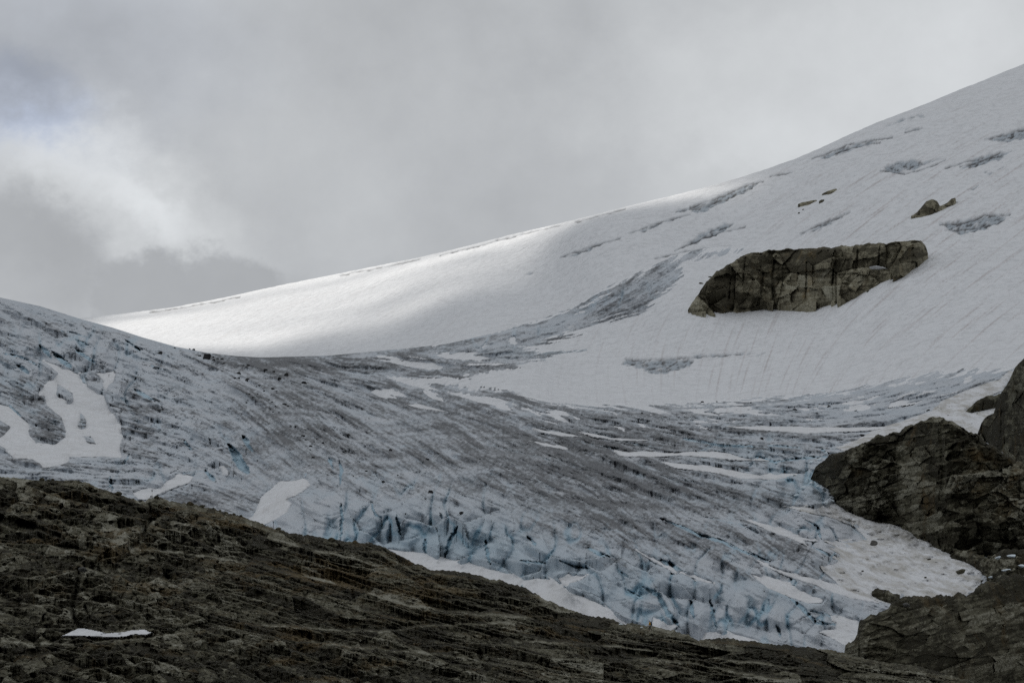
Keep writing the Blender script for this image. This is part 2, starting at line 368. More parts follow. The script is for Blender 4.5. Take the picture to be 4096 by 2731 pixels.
# suncups and runnels in the snow, the bare ice a little lower than the snow round it
NA = normals(PA)
cup = fbm(PA0[..., 0] / 9, PA0[..., 1] / 16, PA0[..., 2] / 9, 3, 21, .6)
ha = cup * .55 + stk * .07 - icm * (1.3 + texA * .8)
PA = PA + NA * ha[..., None]
rows = [PA]
back = []
for i, (dd, dz) in enumerate([(40, -3), (120, -14), (260, -45), (500, -120), (900, -260)]):
    b = PA[0].copy(); b[:, 1] += dd; b[:, 2] += dz; back.append(b)
PAf = np.concatenate([np.array(back[::-1]), PA], 0)
padr = lambda A: np.concatenate([np.repeat(A[:1], 5, 0), A], 0)
inB = sdf(PXA, PYA, POLYB); lim = np.where(PXA < 300, 60, 26)
PAw, aw, kw = widen(PAf, {'streak': padr(pink), 'ice': padr(icm), 'tex': padr(texA)}, padr(inB < lim), D_A, -.1, -.36)
me = grid_mesh('snow_field', PAw, M_SNOW, aw, kw)
link('snow_field', me, 'smooth grey white snow dome rising to the right above the glacier, its left part sunlit', 'snow slope', kind='structure')
print('snow', time.time() - T0)

STRIPS = [
 ([(96,373),(113,371),(115,375),(113,381),(108,384),(106,388),(104,381)], 'small white snow pocket under the tiny dark walker high on the left ice', .8),
 ([(133,493),(141.6,489),(161,486.5),(170,478),(178.6,473.5),(187,474),(192.7,477),(189.5,482.7),(174,488),(158,494.7),(146,499.6),(138,499)], 'white snow patch curving down behind the tripod station on the rock ridge', 1.6),
 ([(220,466),(224,465),(229,470),(228,475),(223,474)], 'tiny white snow cap beside the deepest blue crevasse', .8),
 ([(256,510),(261.5,496),(270,489),(281,480.5),(294,480.5),(303,478),(308,480.5),(310,485),(304,490),(294,496),(285.4,499),(291,503.4),(286.5,511),(277.8,517.5),(262.5,525),(247,524)], 'wide white snow patch running down to the ridge left of the thin mast', 1.6),
 ([(389,548.6),(403,550),(425,554.6),(446.5,559),(472.7,564),(512,574),(526,579),(539,577),(553,578),(565,586),(577,592.6),(602,603.5),(615.4,613),(627.4,621),(638,623.3),(622,630),(588,622),(545,606),(512,590),(461,578),(430,576),(401,562)], 'long smooth snowbank along the ice foot above the dark rock ridge', 2.0),
 ([(555.6,577),(568.6,573),(577,575),(587,574.6),(581.7,578.4),(569.7,581.7),(566,587)], 'small snow hollow tucked above the long snowbank between two ice bulges', .8),
 ([(706,632),(728.7,631),(746,636),(759,640.5),(750,645),(724,643),(701,641)], 'narrow white snow patch at the glacier foot right of the yellow walker', 1.2),
 ([(653.5,616.5),(677.5,626),(671,631),(650,629)], 'rippled snow ramp just behind the yellow walker', .8),
 ([(748,520),(768,524),(790,531.6),(808,538),(818,540.5),(804,540.5),(807,545.5),(790,538),(768,530.5)], 'slanting white snow strip ending by a blue ice cleft left of the dirty snowfield', 1.2),
 ([(757,560),(768,563.7),(779,569),(811.6,577),(834,583),(850,590),(872,598),(880,603),(850,597),(833,590),(811.6,583),(784,575),(768,567)], 'long thin snow ribbon running down into the dirty snowfield', 1.0),
 ([(753,574.7),(768,577),(790,582.8),(804,590.4),(811.6,596),(824.6,598),(821,602.4),(808,602.4),(790,597),(768,587.5)], 'broad white snow strip below the thin ribbon beside grey ice', 1.4),
 ([(831,616),(844,616.5),(857,620.3),(860.5,625),(861,633),(862,638),(850,645),(846.4,646),(833,638.3),(820,631.8),(835.5,627.4),(836.6,622),(832,620)], 'white snow patch wedged between the ice edge and the lower right slabs', 1.4),
 ([(721,425.5),(768,426.8),(833,426),(862,427.5),(891,427.5),(866,430.5),(805,433),(768,430.5),(740,428)], 'long level white snow band left of the knoll top', .9),
 ([(615.4,451),(631.8,450.6),(655.7,452),(669.9,451.7),(713.4,451),(729.8,453.3),(738.5,456.6),(768,460.4),(740.7,459.8),(710,457),(681,455),(648,456.6),(621,455.5)], 'upper of two white snow bands crossing the middle of the ice', .8),
 ([(662,462),(697,464),(713.4,466),(746,473),(768,474),(797.4,475),(784,479),(768,479),(740.7,478),(713.4,472.5),(675,467.5)], 'lower and longer of two white snow bands crossing the middle of the ice', .9),
 ([(533.8,428),(560,431.5),(581.7,436),(561,436),(540,431.5)], 'short white snow sliver under the basin snow, left of the others', .5),
 ([(577,431),(610,436.6),(647,440),(621,440.2),(593.7,436.3)], 'thin straight snow sliver ending above the upper snow band', .5),
 ([(523,438.5),(545,442.5),(566,448.5),(544.7,445.5)], 'thin tilted snow sliver in the dirty middle of the glacier', .5),
 ([(391,400.2),(419.3,405),(451,411.8),(414,407)], 'pale snow line lying alone high on the dirty glacier tongue', .5),
 ([(635,549),(653.5,557.4),(676,571.5),(653,561)], 'pale snow line beside a grey hollow above the ice bulges', .5),
 ([(680.8,571.7),(700,576.6),(714,583),(697,578.8)], 'short pale snow line below the grey hollow above the ice bulges', .5)]
FORKED = [(43.5,361),(56.6,365.4),(80.6,374),(82.8,382),(92.6,388),(104,396),(110,410),(120,420),(122.5,436),(120,446),(121.4,457.7),(104.5,456.6),(69.7,456.6),(67.5,462),(58.8,466.4),(43.5,467),(32.7,458.8),(14,457.7),(1,446.8),(-4,441),(6.5,431.5),(11,427),(-3,418),(-3,403),(8.7,405.7),(29.4,426),(29.4,434),(36,442.7),(54.4,445.7),(65,436),(66,431),(61,416.5),(46.8,404.6),(44.6,396),(38,396),(39,390),(50,379.5),(57.7,373),(52,367.5)]
HOLES = [[(57,383),(62,386),(70,391),(73,393),(73,401),(68,402),(62,396),(57,394)],[(81,413),(86,421),(85,427),(81,428),(78,425),(81,420)],[(84,436),(91,436),(95.5,443.5),(88,441)]]
STAINED = [(784,505.6),(815,505.6),(832,503.4),(845,505),(858,512),(880,518),(905,520),(918,527),(935,542),(945,542),(953,554.6),(969.4,547),(981.4,561),(989,570),(981.4,577.4),(980,587),(971.6,594),(942,600),(909.5,600),(885,594),(876,592),(879,598),(893,604),(866,598),(844,592.6),(828,586),(838.8,584),(822.4,569.7),(820,565.4),(833,564),(837.7,560),(829,555.5),(841,554.5),(828,546.8),(837.7,547.4),(824.6,540.3),(858.4,539),(867,538.7),(855,526),(838.8,519.6),(825.7,515),(811.6,513),(798,509.5)]
APRON = [(836,447),(846.7,452),(870,445),(880,440),(910,432),(935,424),(955,428),(967,440),(985,442),(985,424.6),(1005,406),(1000,406),(971,413.5),(968,410.6),(983,398),(1002,390),(1014,372),(1010,369.5),(998,379),(965.6,388.5),(942,401),(930.7,410.6),(913,416.4),(895.7,423.4),(872,430.4),(855,439.7)]
# ---- glacier
ytB = pl([(-60,285),(-40,290),(0,297),(41,306),(82,319),(112,327),(143,337),(175,346),(205,352),(235,355.5),(262,357),(330,355),(360,352),(400,348.5),(444,344),(492,333),(530,322),(570,307),(600,289),(640,271),(680,253),(720,245),(760,244),(1090,244)])
px = np.arange(-44, 1072, GB); nr = int(425 / GB)
top = ytB(px); J = np.arange(nr)[:, None]
PX = np.broadcast_to(px, (nr, len(px))).copy(); PY = top[None] + J * GB
DBf = D_B(PX, PY)
edge = PY - top[None]
th = tps([(20,310,20),(100,350,24),(30,400,28),(30,460,6),(150,370,24),(150,450,12),(250,380,30),(220,450,32),(300,420,38),(330,370,12),(400,400,22),(400,470,32),(330,520,25),(480,440,30),(560,400,12),(600,440,18),(600,500,32),(500,540,18),(700,420,6),(740,470,12),(760,520,30),(700,560,32),(640,560,34),(800,430,2),(900,400,-14),(820,580,32),(860,430,-4),(700,620,22),(480,350,-8),(580,320,-20),(650,285,-30),(560,340,-10),(600,620,20)])(PX, PY) * math.pi / 180
th = th + .30 * fbm(PX / 34, PY / 18, 0 * PX, 3, 29)
dtop = np.gradient(top, px); ca, sa = np.cos(th), np.sin(th); dr = sa - dtop[None] * ca; dc = ca
sB = sdf(PX, PY, POLYB)
zz = 0 * PX
# where ice meets snow on the right both lie on the same ground
rA = (PY - ridge(px)[None]) / GA; cA = (PX + 44) / GA
DAf = bilin(DA, rA, cA)
rim = sB + 2.2 * fbm(PX / 16, PY / 4, zz, 4, 71, .6)
wr = sstep(300, 385, PX) * sstep(70, 12, sB) * sstep(660, 500, PY)
und = fbm(PX / 90, PY / 45, zz, 4, 31)
DBf = DBf * (1 + .012 * und * sstep(2, 40, edge))
DBf = DBf * (1 - wr) + wr * (DAf - np.clip(rim * 1.6, -9, 9))
g = blur(np.clip(-np.gradient(DBf, GB, axis=0), .5, 14), 12)          # metres of depth per picture pixel
P0 = unproj(PX, PY, DBf); NB = normals(P0); X, Y, Z = P0[..., 0], P0[..., 1], P0[..., 2]
n1 = perlin(PX / 1.9, PY / 1.5, zz, 41); n2 = perlin(PX / 4.5, PY / 3.0, zz, 42) + .6 * perlin(PX / 9, PY / 2.4, zz, 48); n3 = perlin(PX / 13, PY / 9, zz, 43)
L1 = lic(n1, dr, dc, 7); L2 = lic(n2, dr, dc, 20); L3 = lic(n3, dr, dc, 45)
print('lic', time.time() - T0)
r1 = fbm(PX / 26, PY / 13, zz, 5, 51, .55, True); r2 = fbm(PX / 5, PY / 3, zz, 4, 57, .6)
serac = np.clip(zone(PX, PY, [(420,500,110,34,.35),(560,540,120,36,.3),(700,560,100,34,.35),(790,585,50,40,.35),(790,520,46,22,.35),(690,470,120,20,.25),(200,440,90,26,.25),(110,350,70,22,.35),(330,530,70,22,.9),(420,530,60,32,1.1),(500,565,60,34,1.1),(590,590,70,34,1.1),(680,605,70,32,1.1),(770,625,60,24,.9),(800,487,46,24,1.0),(725,448,70,16,.5),(830,545,40,26,.7),(830,600,40,30,.5),(60,375,60,45,.6),(120,400,50,30,.4),(160,478,80,14,.5),(610,300,50,22,.5),(520,340,70,14,.4)]), 0, 1)
lay = np.clip(zone(PX, PY, [(700,420,150,34,1),(820,420,90,28,.9),(620,300,60,26,.9),(520,345,80,16,.8),(40,345,90,40,.8),(700,470,90,26,.6),(820,580,50,40,.5),(130,370,80,40,.4)]), 0, 1)
big, bc = blocks(PX + .25 * PY, PY - .22 * PX, 38, 22, 66, .0, .9, .3, .12, .6, .14, .6)
med, mc = blocks(PX + .2 * PY, PY - .25 * PX, 12, 8, 64, -.1, .55, .45, .12, .3, .14, .5)
led, lc = blocks(PX, PY - .05 * PX, 34, 6, 68, .0, .7, .1, .22, .2, .10, .7)
uu = PX + .18 * PY; nS = perlin(uu / 25, PY / 48, zz, 61) + .22 * perlin(uu / 9, PY / 16, zz + 3, 62)
mS = np.clip(.5 + 1.3 * perlin(uu / 26, PY / 16, zz, 63), 0, 1)
crack = np.exp(-(nS / .06) ** 2) * mS
qf1, qf2, *_ = facet(PX + .3 * PY, PY - .2 * PX, 36, 24, 69, .7)
big = big * .7 + 16 * np.sqrt(np.abs(nS) + .002) * (.4 + .6 * mS) + 15 * (.55 - qf1 ** 1.5) - 2.0 * crack
rough = np.clip(zone(PX, PY, [(60,350,120,60,1.0),(120,410,90,50,.9),(200,450,80,40,.8),(700,430,160,40,.5)]), 0, 1)
wav = fbm(PX / 34, (PY - .3 * PX) / 13, zz, 4, 58, .55)
relp = L1 * .22 + L2 * .55 + L3 * 1.5 * (1 - .4 * lay) + wav * 7 + r1 * (1.0 + .8 * serac + 1.9 * rough) * (1 - .5 * lay) + r2 * (.4 + .5 * rough)
relp *= 1 - .6 * serac
relp += serac * (big + .28 * med) + lay * (led * .4 + L3 * .4) + rough * med * .8
blue = np.clip(serac * crack * 1.1, 0, 1)
CREV = [([(39,345),(46,351),(51,358)],4,9),([(52,351),(62,360),(72,367)],5,9),([(74,339),(82,342),(90,346)],2.6,7),([(75,350),(86,356),(96,363)],3.5,8),([(125,340),(133,345),(140,351)],2.6,8),
 ([(16,364),(23,368),(29,373)],4,8),([(9,404),(18,414),(30,426)],3,8),([(131,388),(146,396),(160,401)],3.5,5),([(229,444),(236,455),(243,467),(249,472)],9,32),([(243,435),(248,444),(253,451)],5.5,20),
 ([(184,440),(188,445),(192,449)],2.6,7),([(129.5,453),(127,459),(122,464)],2,5),([(328,457),(331,462),(333,468)],3.2,8),([(339,461),(341.5,470),(340,484)],3.2,8),([(306,472),(305.5,477)],1.6,4),
 ([(371,502),(375,514),(382,518)],2.6,7),([(341,503),(342,517),(340.5,539)],3.2,8),([(397,515),(400,535)],2.8,7),([(424.7,538),(426,556)],3.4,8),([(440,512),(443,519)],2,5),([(458,526),(450,540),(445,558)],4,8),
 ([(484.6,539),(490,564)],3.4,8),([(526,535),(531,540),(536,545)],2.5,6),([(660,518),(682,526),(697,534),(719,540),(741,550),(770,561)],3.4,7),([(588,547),(598,553),(610,556)],4,6),([(661,559),(672,565),(681,570)],4,6),
 ([(643,586),(659,595),(668,613),(680,627)],5,8),([(621,571),(628,577)],3,6),([(628.5,589),(643,598)],2.4,5),([(806,518.6),(816,526),(821.5,538)],3.4,7),([(755,456),(768,459.5),(777,463)],2.8,6),([(820,448),(829,453)],2.2,6),
 ([(790,598),(802,607),(816,622),(836,624)],4,5),([(775.6,624),(781,636)],2.6,5),([(176,474),(205,470)],1.5,3),([(205,470),(216,481)],4,8),([(110,476),(112,490)],3,6),([(595,432),(640,445),(660,447)],2,3.5),([(683,438),(720,445),(755,446)],2.5,4.5),
 ([(60,330),(75,333),(95,340)],1.8,4),([(0,352),(22,357),(40,366)],2.2,5),([(120,397),(128,402)],2.4,4),([(150,365),(165,370)],2.2,4),([(560,436),(600,446),(645,452)],1.6,3),([(480,442),(520,452),(560,462)],1.4,2.6),([(590,527),(640,533)],1.3,2.5),
 ([(395,443),(425,450),(445,455)],2.0,2.5),([(700,515),(740,524),(775,540)],1.6,3),([(690,600),(694,618)],4,7),([(710,600),(716,628)],3.5,7),([(560,560),(575,566),(590,568)],2.2,4),([(520,560),(545,563)],3,4),([(770,462),(800,458),(835,455)],2.4,5),([(765,445),(800,447)],2,4),
 ([(810,610),(826,614),(838,618)],3,4),([(838,560),(824,552),(812,546)],2.5,5)]
carve = np.zeros_like(PX)
for pts, w, dep in CREV:
    b = np.array(pts); m = 12
    c0 = np.searchsorted(px, b[:, 0].min() - m); c1 = np.searchsorted(px, b[:, 0].max() + m)
    sl = (slice(None), slice(c0, c1))
    d, t = linedist(PX[sl] + L2[sl] * .5, PY[sl] + L1[sl] * .4, pts)
    ww = w * .62 * np.sqrt(np.clip(1 - (2 * t - 1) ** 2, .08, 1))
    a = sstep(1.0, .45, d / ww)
    carve[sl] = np.maximum(carve[sl], a * dep)
blue = np.clip(np.maximum(blue, .8 * sstep(.5, 6, carve)), 0, 1)
relp = relp * sstep(0, 9, edge + 1.0)
right = sstep(470, 560, PX); thin = sstep(0, 14, rim)
relp = relp * (1 - sstep(300, 385, PX) * (1 - (.12 + .88 * thin)))
relp0 = relp
pm = np.zeros_like(PX)
for q in [x[0] for x in STRIPS] + [FORKED, STAINED, APRON]:
    b = np.array(q); c0 = np.searchsorted(px, b[:, 0].min() - 6); c1 = np.searchsorted(px, b[:, 0].max() + 6); sl = (slice(None), slice(c0, c1))
    e = sdf(PX[sl], PY[sl], q)
    if q is FORKED:
        for hh in HOLES: e = np.minimum(e, -sdf(PX[sl], PY[sl], hh))
    pm[sl] = np.maximum(pm[sl], sstep(-2.5, 1.5, e))
relp = relp * (1 - .8 * pm) + pm * .2 * blur(relp, 8); carve = carve * (1 - pm)
Dm = DBf - g * relp; mono = np.minimum.accumulate(Dm, 0)
Dm = Dm * .12 + mono * .88; relp = (DBf - Dm) / g; relp0 = relp
relp = relp - carve * np.clip(.9 / g, .22, .38)
PBd = unproj(PX, PY, DBf - g * relp)
h = relp
# what lies on the ice
dz_ = zone(PX, PY, [(800,552,34,12,.45),(812,575,28,8,.4),(780,545,40,10,.35),(790,575,26,5,.3),(830,608,34,7,.4),(800,612,34,10,.3),(840,548,10,12,.3),(780,500,60,14,.25),(745,505,50,12,.25),(620,300,46,20,.45),(660,270,36,12,.5),(560,338,40,8,.4),(48,425,15,20,.75),(5,430,8,10,.6),(140,425,24,24,.4),(205,500,46,11,.7),(22,395,16,12,.4),(640,470,120,10,.3),(700,545,70,22,.3),(620,480,60,40,.25),(470,450,190,80,.55),(600,470,150,60,.45),(260,400,70,70,.45),(300,440,60,50,.4),(640,540,130,60,.4),(760,590,90,50,.3),(700,440,120,40,.35),(120,430,90,40,.35),(30,395,50,40,.4),(350,365,120,12,.5),(250,360,60,12,.5),(600,300,60,30,.25),(480,350,120,20,.3),(800,440,90,14,.3),(470,395,130,14,.3),
     (420,530,90,26,-.55),(500,565,70,30,-.5),(600,590,80,30,-.4),(690,610,90,30,-.4),(330,525,50,20,-.45),(815,478,30,16,-.35),(740,455,50,14,-.3),(330,500,40,20,-.3),(280,350,14,20,.2),(700,468,80,8,-.4),(180,350,60,20,.1),(215,400,45,40,-.3),(120,340,60,18,-.05),(880,400,80,14,-.35),(770,628,40,16,-.25),(850,410,70,10,-.2)])
patch = fbm(X / 60, Y / 90, Z / 40, 4, 81)
dsp = fbm(PX / 3.2, PY / 2.0, zz, 3, 87, .6)
brkup = .25 + .95 * np.clip(.5 + 1.6 * fbm(PX / 45, PY / 26, zz, 3, 96), 0, 1)
dirt = -.08 + dz_ * .85 + (L1 * .18 + L2 * .21 + L3 * .22) * brkup + patch * .85 + .75 * dsp + .42 * (fbm(PX / 15 + .5 * fbm(PX / 20, PY / 12, zz, 2, 95), (PY - .45 * PX) / 5.5, zz, 4, 94, .6, True) - .3) + .9 * rough * fbm(PX / 16, PY / 8, zz, 5, 88, .6) - np.clip(r2, -.6, .6) * .28 + np.clip(-relp0, -6, 6) * .03
dirt = dirt * (1 - .85 * sstep(1.5, 5, carve))
dirt = dirt - .9 * serac * crack - .22 * serac
blue = np.clip(blue + .55 * np.clip(zone(PX, PY, [(420,535,90,26,.9),(500,570,70,30,.8),(600,590,80,30,.5),(340,530,40,20,.6),(690,605,80,26,.5),(740,452,40,10,.6),(800,485,50,18,.6),(790,610,50,30,.5),(545,350,40,8,.5)]), 0, 1) * sstep(-.4, .6, patch + .3 * r1), 0, 1)
snowB = right * sstep(6, -2, sB + 2.5 * L2 + 2 * L1) * .9 + sstep(1.3, 2.4, L2 * .7 + L3 * .8 + .3 * L1) * np.clip(zone(PX, PY, [(880,395,110,20,1.0),(480,360,110,16,.8),(620,310,60,20,.5)]), 0, 1)
keepB = (sB > -9) | (edge < 3)
keepB &= ~((PX > 760) & (sB < -9))
PB_back = []
for dd, dz in [(12, -3), (60, -25), (200, -90), (420, -180)]:
    b = PBd[0].copy(); b[:, 1] += dd; b[:, 2] += dz; PB_back.append(b)
PBf = np.concatenate([np.array(PB_back[::-1]), PBd], 0)
padr = lambda A: np.concatenate([np.repeat(A[:1], 4, 0), A], 0)
kB = padr(keepB); kB[:5] = kB[:5] & (px < 560)[None]
PBw, aw, kB = widen(PBf, {'dirt': padr(dirt), 'blue': padr(blue), 'snow': padr(snowB)}, kB, D_B, .25, 0)
me = grid_mesh('glacier', PBw, M_ICE, aw, kB)
link('glacier', me, 'grey blue glacier tongue streaked with dark dirt, flowing down behind the foreground rock', 'glacier', kind='structure')
print('glacier', time.time() - T0)
relS = blur(relp0, 8)
def onB(x, y, A=None, up=0.0):
    x = np.asarray(x, float); y = np.asarray(y, float)
    return bilin(PBd if A is None else A, (y - ytB(x)) / GB, (x - px_B[0]) / GB)
px_B = px.copy()
PBsoft = unproj(PX, PY, DBf - g * relS)

def drape(name, poly, mat, label, group, thick=1.6, holes=(), base=None, sink=2.2, ramp=4.0, step=.8, cat='snow patch', lumps=1.0):
    """a bank of snow lying on the ice: its rim dives under the ice surface"""
    p = np.array(poly, float)
    gx = np.arange(p[:, 0].min() - 3, p[:, 0].max() + 3.01, step); gy = np.arange(p[:, 1].min() - 3, p[:, 1].max() + 3.01, step)
    QX, QY = np.meshgrid(gx, gy)
    s = sdf(QX, QY, poly)
    for hh in holes: s = np.minimum(s, -sdf(QX, QY, hh))
    s = s + .5 * perlin(QX / 3.1, QY / 2.3, 0 * QX, 91)
    r = (QY - ytB(QX)) / GB; c = (QX - px_B[0]) / GB
    gl = bilin(g, r, c); rs = bilin(relS, r, c); rf = bilin(relp, r, c); D0 = bilin(DBf, r, c)
    over = np.maximum(0, rf - rs) * sstep(.5, 4, s) * .8
    wob = lumps * fbm(QX / 14, QY / 6, 0 * QX, 3, 92) * sstep(0, 5, s)
    prof = np.where(s > 0, (.35 + thick * .7) * sstep(-.5, ramp, s) + over + wob, sink * np.clip(s, -2, 0) * .8)
    P = unproj(QX, QY, D0 - gl * (rs + prof))
    z = np.zeros_like(s)
    st = sstep(.4, 1.3, perlin(QX / 1.2 + QY / 6, QY / 14, z, 93) * 2) * .35
    me = grid_mesh(name, P, mat, {'streak': st, 'ice': z, 'tex': z}, s > -1.6)
    o = link(name, me, label, cat, group); recenter(o); return o
GS = 'snow patches lying on the glacier'
drape('snow_patch', FORKED,
      M_PATCH, 'largest white snow patch, forked around a dark ice lobe on the far left', GS, holes=HOLES)
for poly, lab, th_ in STRIPS:
    m = drape('snow_patch', poly, M_PATCH, lab, GS, th_, sink=1.6, ramp=1.8, step=.6)
drape('snow_patch', STAINED,
      M_DIRTY, 'broad brown stained snowfield below the big rock knoll, dotted with stones', GS, 2.5, ramp=8, lumps=4.5)
drape('snow_patch', APRON,
      M_DIRTY, 'stony beige snow apron climbing behind the knoll to the dark cliff', GS, 3.0, ramp=5, lumps=3.0)
print('patches', time.time() - T0)

# ------------------------------------------------------------------ rock masses
def rockify(QX, QY, g, slope, cells, seed, sh=None):
    """relief of a rock face in picture pixels along the view: tilted blocks in beds; also a tone for its faces"""
    u = QX; v = QY - (slope(QX) if callable(slope) else slope * QX)
    rel = 0; tone = 0
    for k, (cw, ch, s0, s1, ti, lv, cr, am) in enumerate(cells):
        m = am if not callable(am) else am(QX, QY)
        r, c = blocks(u + (.25 * v if sh is None else sh * v), v, cw, ch, seed + 7 * k, s0, s1, ti, lv, cr)
        rel = rel + m * r; tone = tone + c * m * (1.5, 1.2, 1.0, .8)[min(k, 3)]
    rel = rel + fbm(u / 60, v / 30, 0 * u, 4, seed + 77) * 3 + fbm(u / 9, v / 5, 0 * u, 4, seed + 78, .6) * .6
    tone = tone + fbm(u / 30, v / 3, 0 * u, 4, seed + 79) * 1.2
    return rel * g, tone
# ---- the foreground hillside
ytC = pl([(-60,474),(0,475.6),(38,480),(52,479.5),(76,480),(90,482.7),(101,489),(114,491.6),(127,496.3),(139,500.3),(145,501),(152.5,497),(163,498),(174,501),(192,503.5),(207,506.7),(223,511),(243,516),(256,521),(272,527),(289,532),(310,534.5),(332,539),(349,540.5),(360.5,542.6),(369,541.5),(387,547.5),(401,555.7),(417,563),(430,569),(446.6,569.5),(461,571),(479,575),(512,583),(525,587),(545,598),(561,605.6),(588,615),(610,617.5),(622,622.5),(636,623.3),(649,625),(673,629.5),(699,639),(724,637),(751.5,640.5),(768,642.5),(822,648),(846,652.5),(862,657),(888,662),(915,664.5),(942,672),(969,680),(986,684),(1090,706)])
px = np.arange(-36, 1066, GC); nr = int(235 / GC)
top = ytC(px); J = np.arange(nr)[:, None]
PXC = np.broadcast_to(px, (nr, len(px))).copy(); PYC = top[None] + J * GC
D_C = depthfield([(0,475,850),(150,497,840),(273,528,800),(400,556,740),(512,583,690),(640,624,650),(768,642,640),(862,657,640),(1000,690,640),(0,580,640),(0,690,480),(250,690,450),(512,690,430),(768,700,480),(1000,720,560),(-40,470,860),(300,600,600),(500,640,540),(700,800,360),(200,800,360)])
DC = D_C(PXC, PYC)
dtop = np.gradient(top, px)
gC = blur(np.clip(-np.gradient(DC, GC, axis=0), .4, 4), 10)
bed = lambda x: np.interp(x, [-60, 60, 150, 260, 420, 560, 720, 1100], [-8, 12, 24, 52, 98, 132, 156, 200])
slabw = lambda X_, Y_: np.clip(zone(X_, Y_, [(620,650,260,46,1.0),(420,600,150,44,.9),(310,560,90,30,.7),(860,675,160,30,.9),(250,610,90,30,.5)]), 0, 1)
rel, tone = rockify(PXC, PYC, 1.0, bed, [(46,15,-.1,.6,.3,.2,.5,.9),(15,8.5,-.3,.95,.7,.2,.5,lambda X_, Y_: 1.0 - .7 * slabw(X_, Y_)),(6.5,4.2,-.35,.95,.8,.2,.25,lambda X_, Y_: 1.0 - .6 * slabw(X_, Y_)),(3.0,2.0,-.3,.6,.7,.2,.1,.8)], 100)
str_, sc2 = blocks(PXC, PYC - bed(PXC), 60, 5.5, 160, .0, .7, .1, .25, .4, .1, .8)
rel = rel + slabw(PXC, PYC) * str_ * 1.3; tone = tone + slabw(PXC, PYC) * sc2 * .8 + (.3 + .9 * slabw(PXC, PYC)) * fbm(PXC / 90, (PYC - bed(PXC)) / 4.5, 0 * PXC, 4, 173)
rel = rel + 10 * fbm(PXC / 110, (PYC - bed(PXC)) / 45, 0 * PXC, 3, 171)
# named ledges and gullies: (line, half width px, metres in, metres out above)
LEDGE = [([(256,566),(310,576),(365,591),(410,605),(470,613),(540,617)],9,7),([(0,524),(30,534),(60,548),(95,560)],5,5),([(130,548),(190,553),(256,564)],5,4),([(0,640),(60,643),(140,638),(190,632)],5,4),([(256,624),(320,628),(380,630),(450,624),(512,622)],6,5),
         ([(300,640),(380,648),(450,655),(520,668)],8,6),([(512,640),(600,644),(700,655),(800,668)],7,5),([(256,534),(300,545),(350,557),(390,570)],5,4),([(380,552),(420,573),(450,590)],6,5),([(620,655),(700,664),(780,680)],8,6),([(0,600),(60,606),(78,612)],4,3)]
for pts, w, a in LEDGE:
    b = np.array(pts); yl = np.interp(PXC, b[:, 0], b[:, 1]) + 2.5 * perlin(PXC / 22, PYC / 60, 0 * PXC, 131) + 1.0 * perlin(PXC / 6, PYC / 20, 0 * PXC, 132)
    inx = sstep(b[0, 0] - 20, b[0, 0] + 25, PXC) * sstep(b[-1, 0] + 20, b[-1, 0] - 25, PXC)
    t = (PYC - yl) / w
    rel += a * inx * np.where(t < 0, -np.exp(-(t / 1.1) ** 2) * .7, np.exp(-(t / .9) ** 2) * .25) * np.tanh(np.abs(t) * 4)
    tone += inx * .9 * np.exp(-((t - .05) / .12) ** 2)
GULLY = [([(148,500),(152,511),(158,516),(147,523),(144,533),(136,543),(128,548)],3.4,13),([(79,570),(76,588),(72,606),(76,622),(83,629)],4.0,12),([(85,605),(90,617),(98,625),(106,628)],1.8,5),([(352,590),(354,600)],3,7),([(480,652),(486,668),(500,690)],5,8),([(0,518),(14,521),(34,526)],5,16),([(30,524),(60,536)],3,8),([(5,596),(20,602)],5,6),([(560,604),(562,611)],2,5),([(551,602),(555,608)],1.6,4)]
for pts, w, a in GULLY:
    d, t = linedist(PXC, PYC, pts); d = d + 2.2 * np.abs(perlin(PXC / 5, PYC / 7, 0 * PXC, 151)); rel -= a * sstep(1.2, .2, d / w) * (.5 + .9 * np.clip(.5 + perlin(PXC / 16, PYC / 14, 0 * PXC, 152), 0, 1))
rel *= sstep(-1, 10, PYC - top[None]) * .85 + .15
Dm = DC - rel * gC; mono = np.minimum.accumulate(Dm, 0); Dm = Dm * .3 + mono * .7
PCf = unproj(PXC, PYC, Dm)
skyl = perlin(PXC / 3, PYC * 0, 0 * PXC, 140) * .35 + perlin(PXC / 11, PYC * 0, 0 * PXC, 141) * .5
PCf[..., 2] += skyl * sstep(8, 0, PYC - top[None]) * .8
backs = []
for dd, dz in [(4, -1.2), (20, -8), (70, -40), (150, -75)]:
    b = PCf[0].copy(); b[:, 1] += dd; b[:, 2] += dz; backs.append(b)
# below the picture the slope runs on down to the ground at the camera's feet
lows = []
last = PCf[-1]
for f in (.85, .65, .45, .25, .1, .0, -.12):
    b = last.copy(); b[:, 1] = last[:, 1] * f + (0 if f > 0 else f * 300); b[:, 0] = last[:, 0] * (.4 + .6 * abs(f)) + np.linspace(-1, 1, len(px)) * 120 * (1 - abs(f)); b[:, 2] = last[:, 2] * max(f, 0) ** 1.3 - 1.0 * (1 - max(f, 0)) ; lows.append(b)
PCx = np.concatenate([np.array(backs[::-1]), PCf, np.array(lows)], 0)
och = zone(PXC, PYC, [(330,575,90,16,1),(420,592,44,14,1),(110,545,40,18,.8),(220,520,60,12,.7),(300,640,60,14,.5),(60,500,60,14,.5),(560,630,60,8,.4),(150,585,40,12,.5)])
pc = lambda A: np.concatenate([np.repeat(A[:1], 4, 0), A, np.repeat(A[-1:], 7, 0)], 0)
tn = pc(tone)
PCw, aw, _k = widen(PCx, {'tone': tn, 'och': pc(och)}, None, D_C, -.02, .25)
me = grid_mesh('rocky_hillside', PCw, M_ROCK, aw, smooth=False)
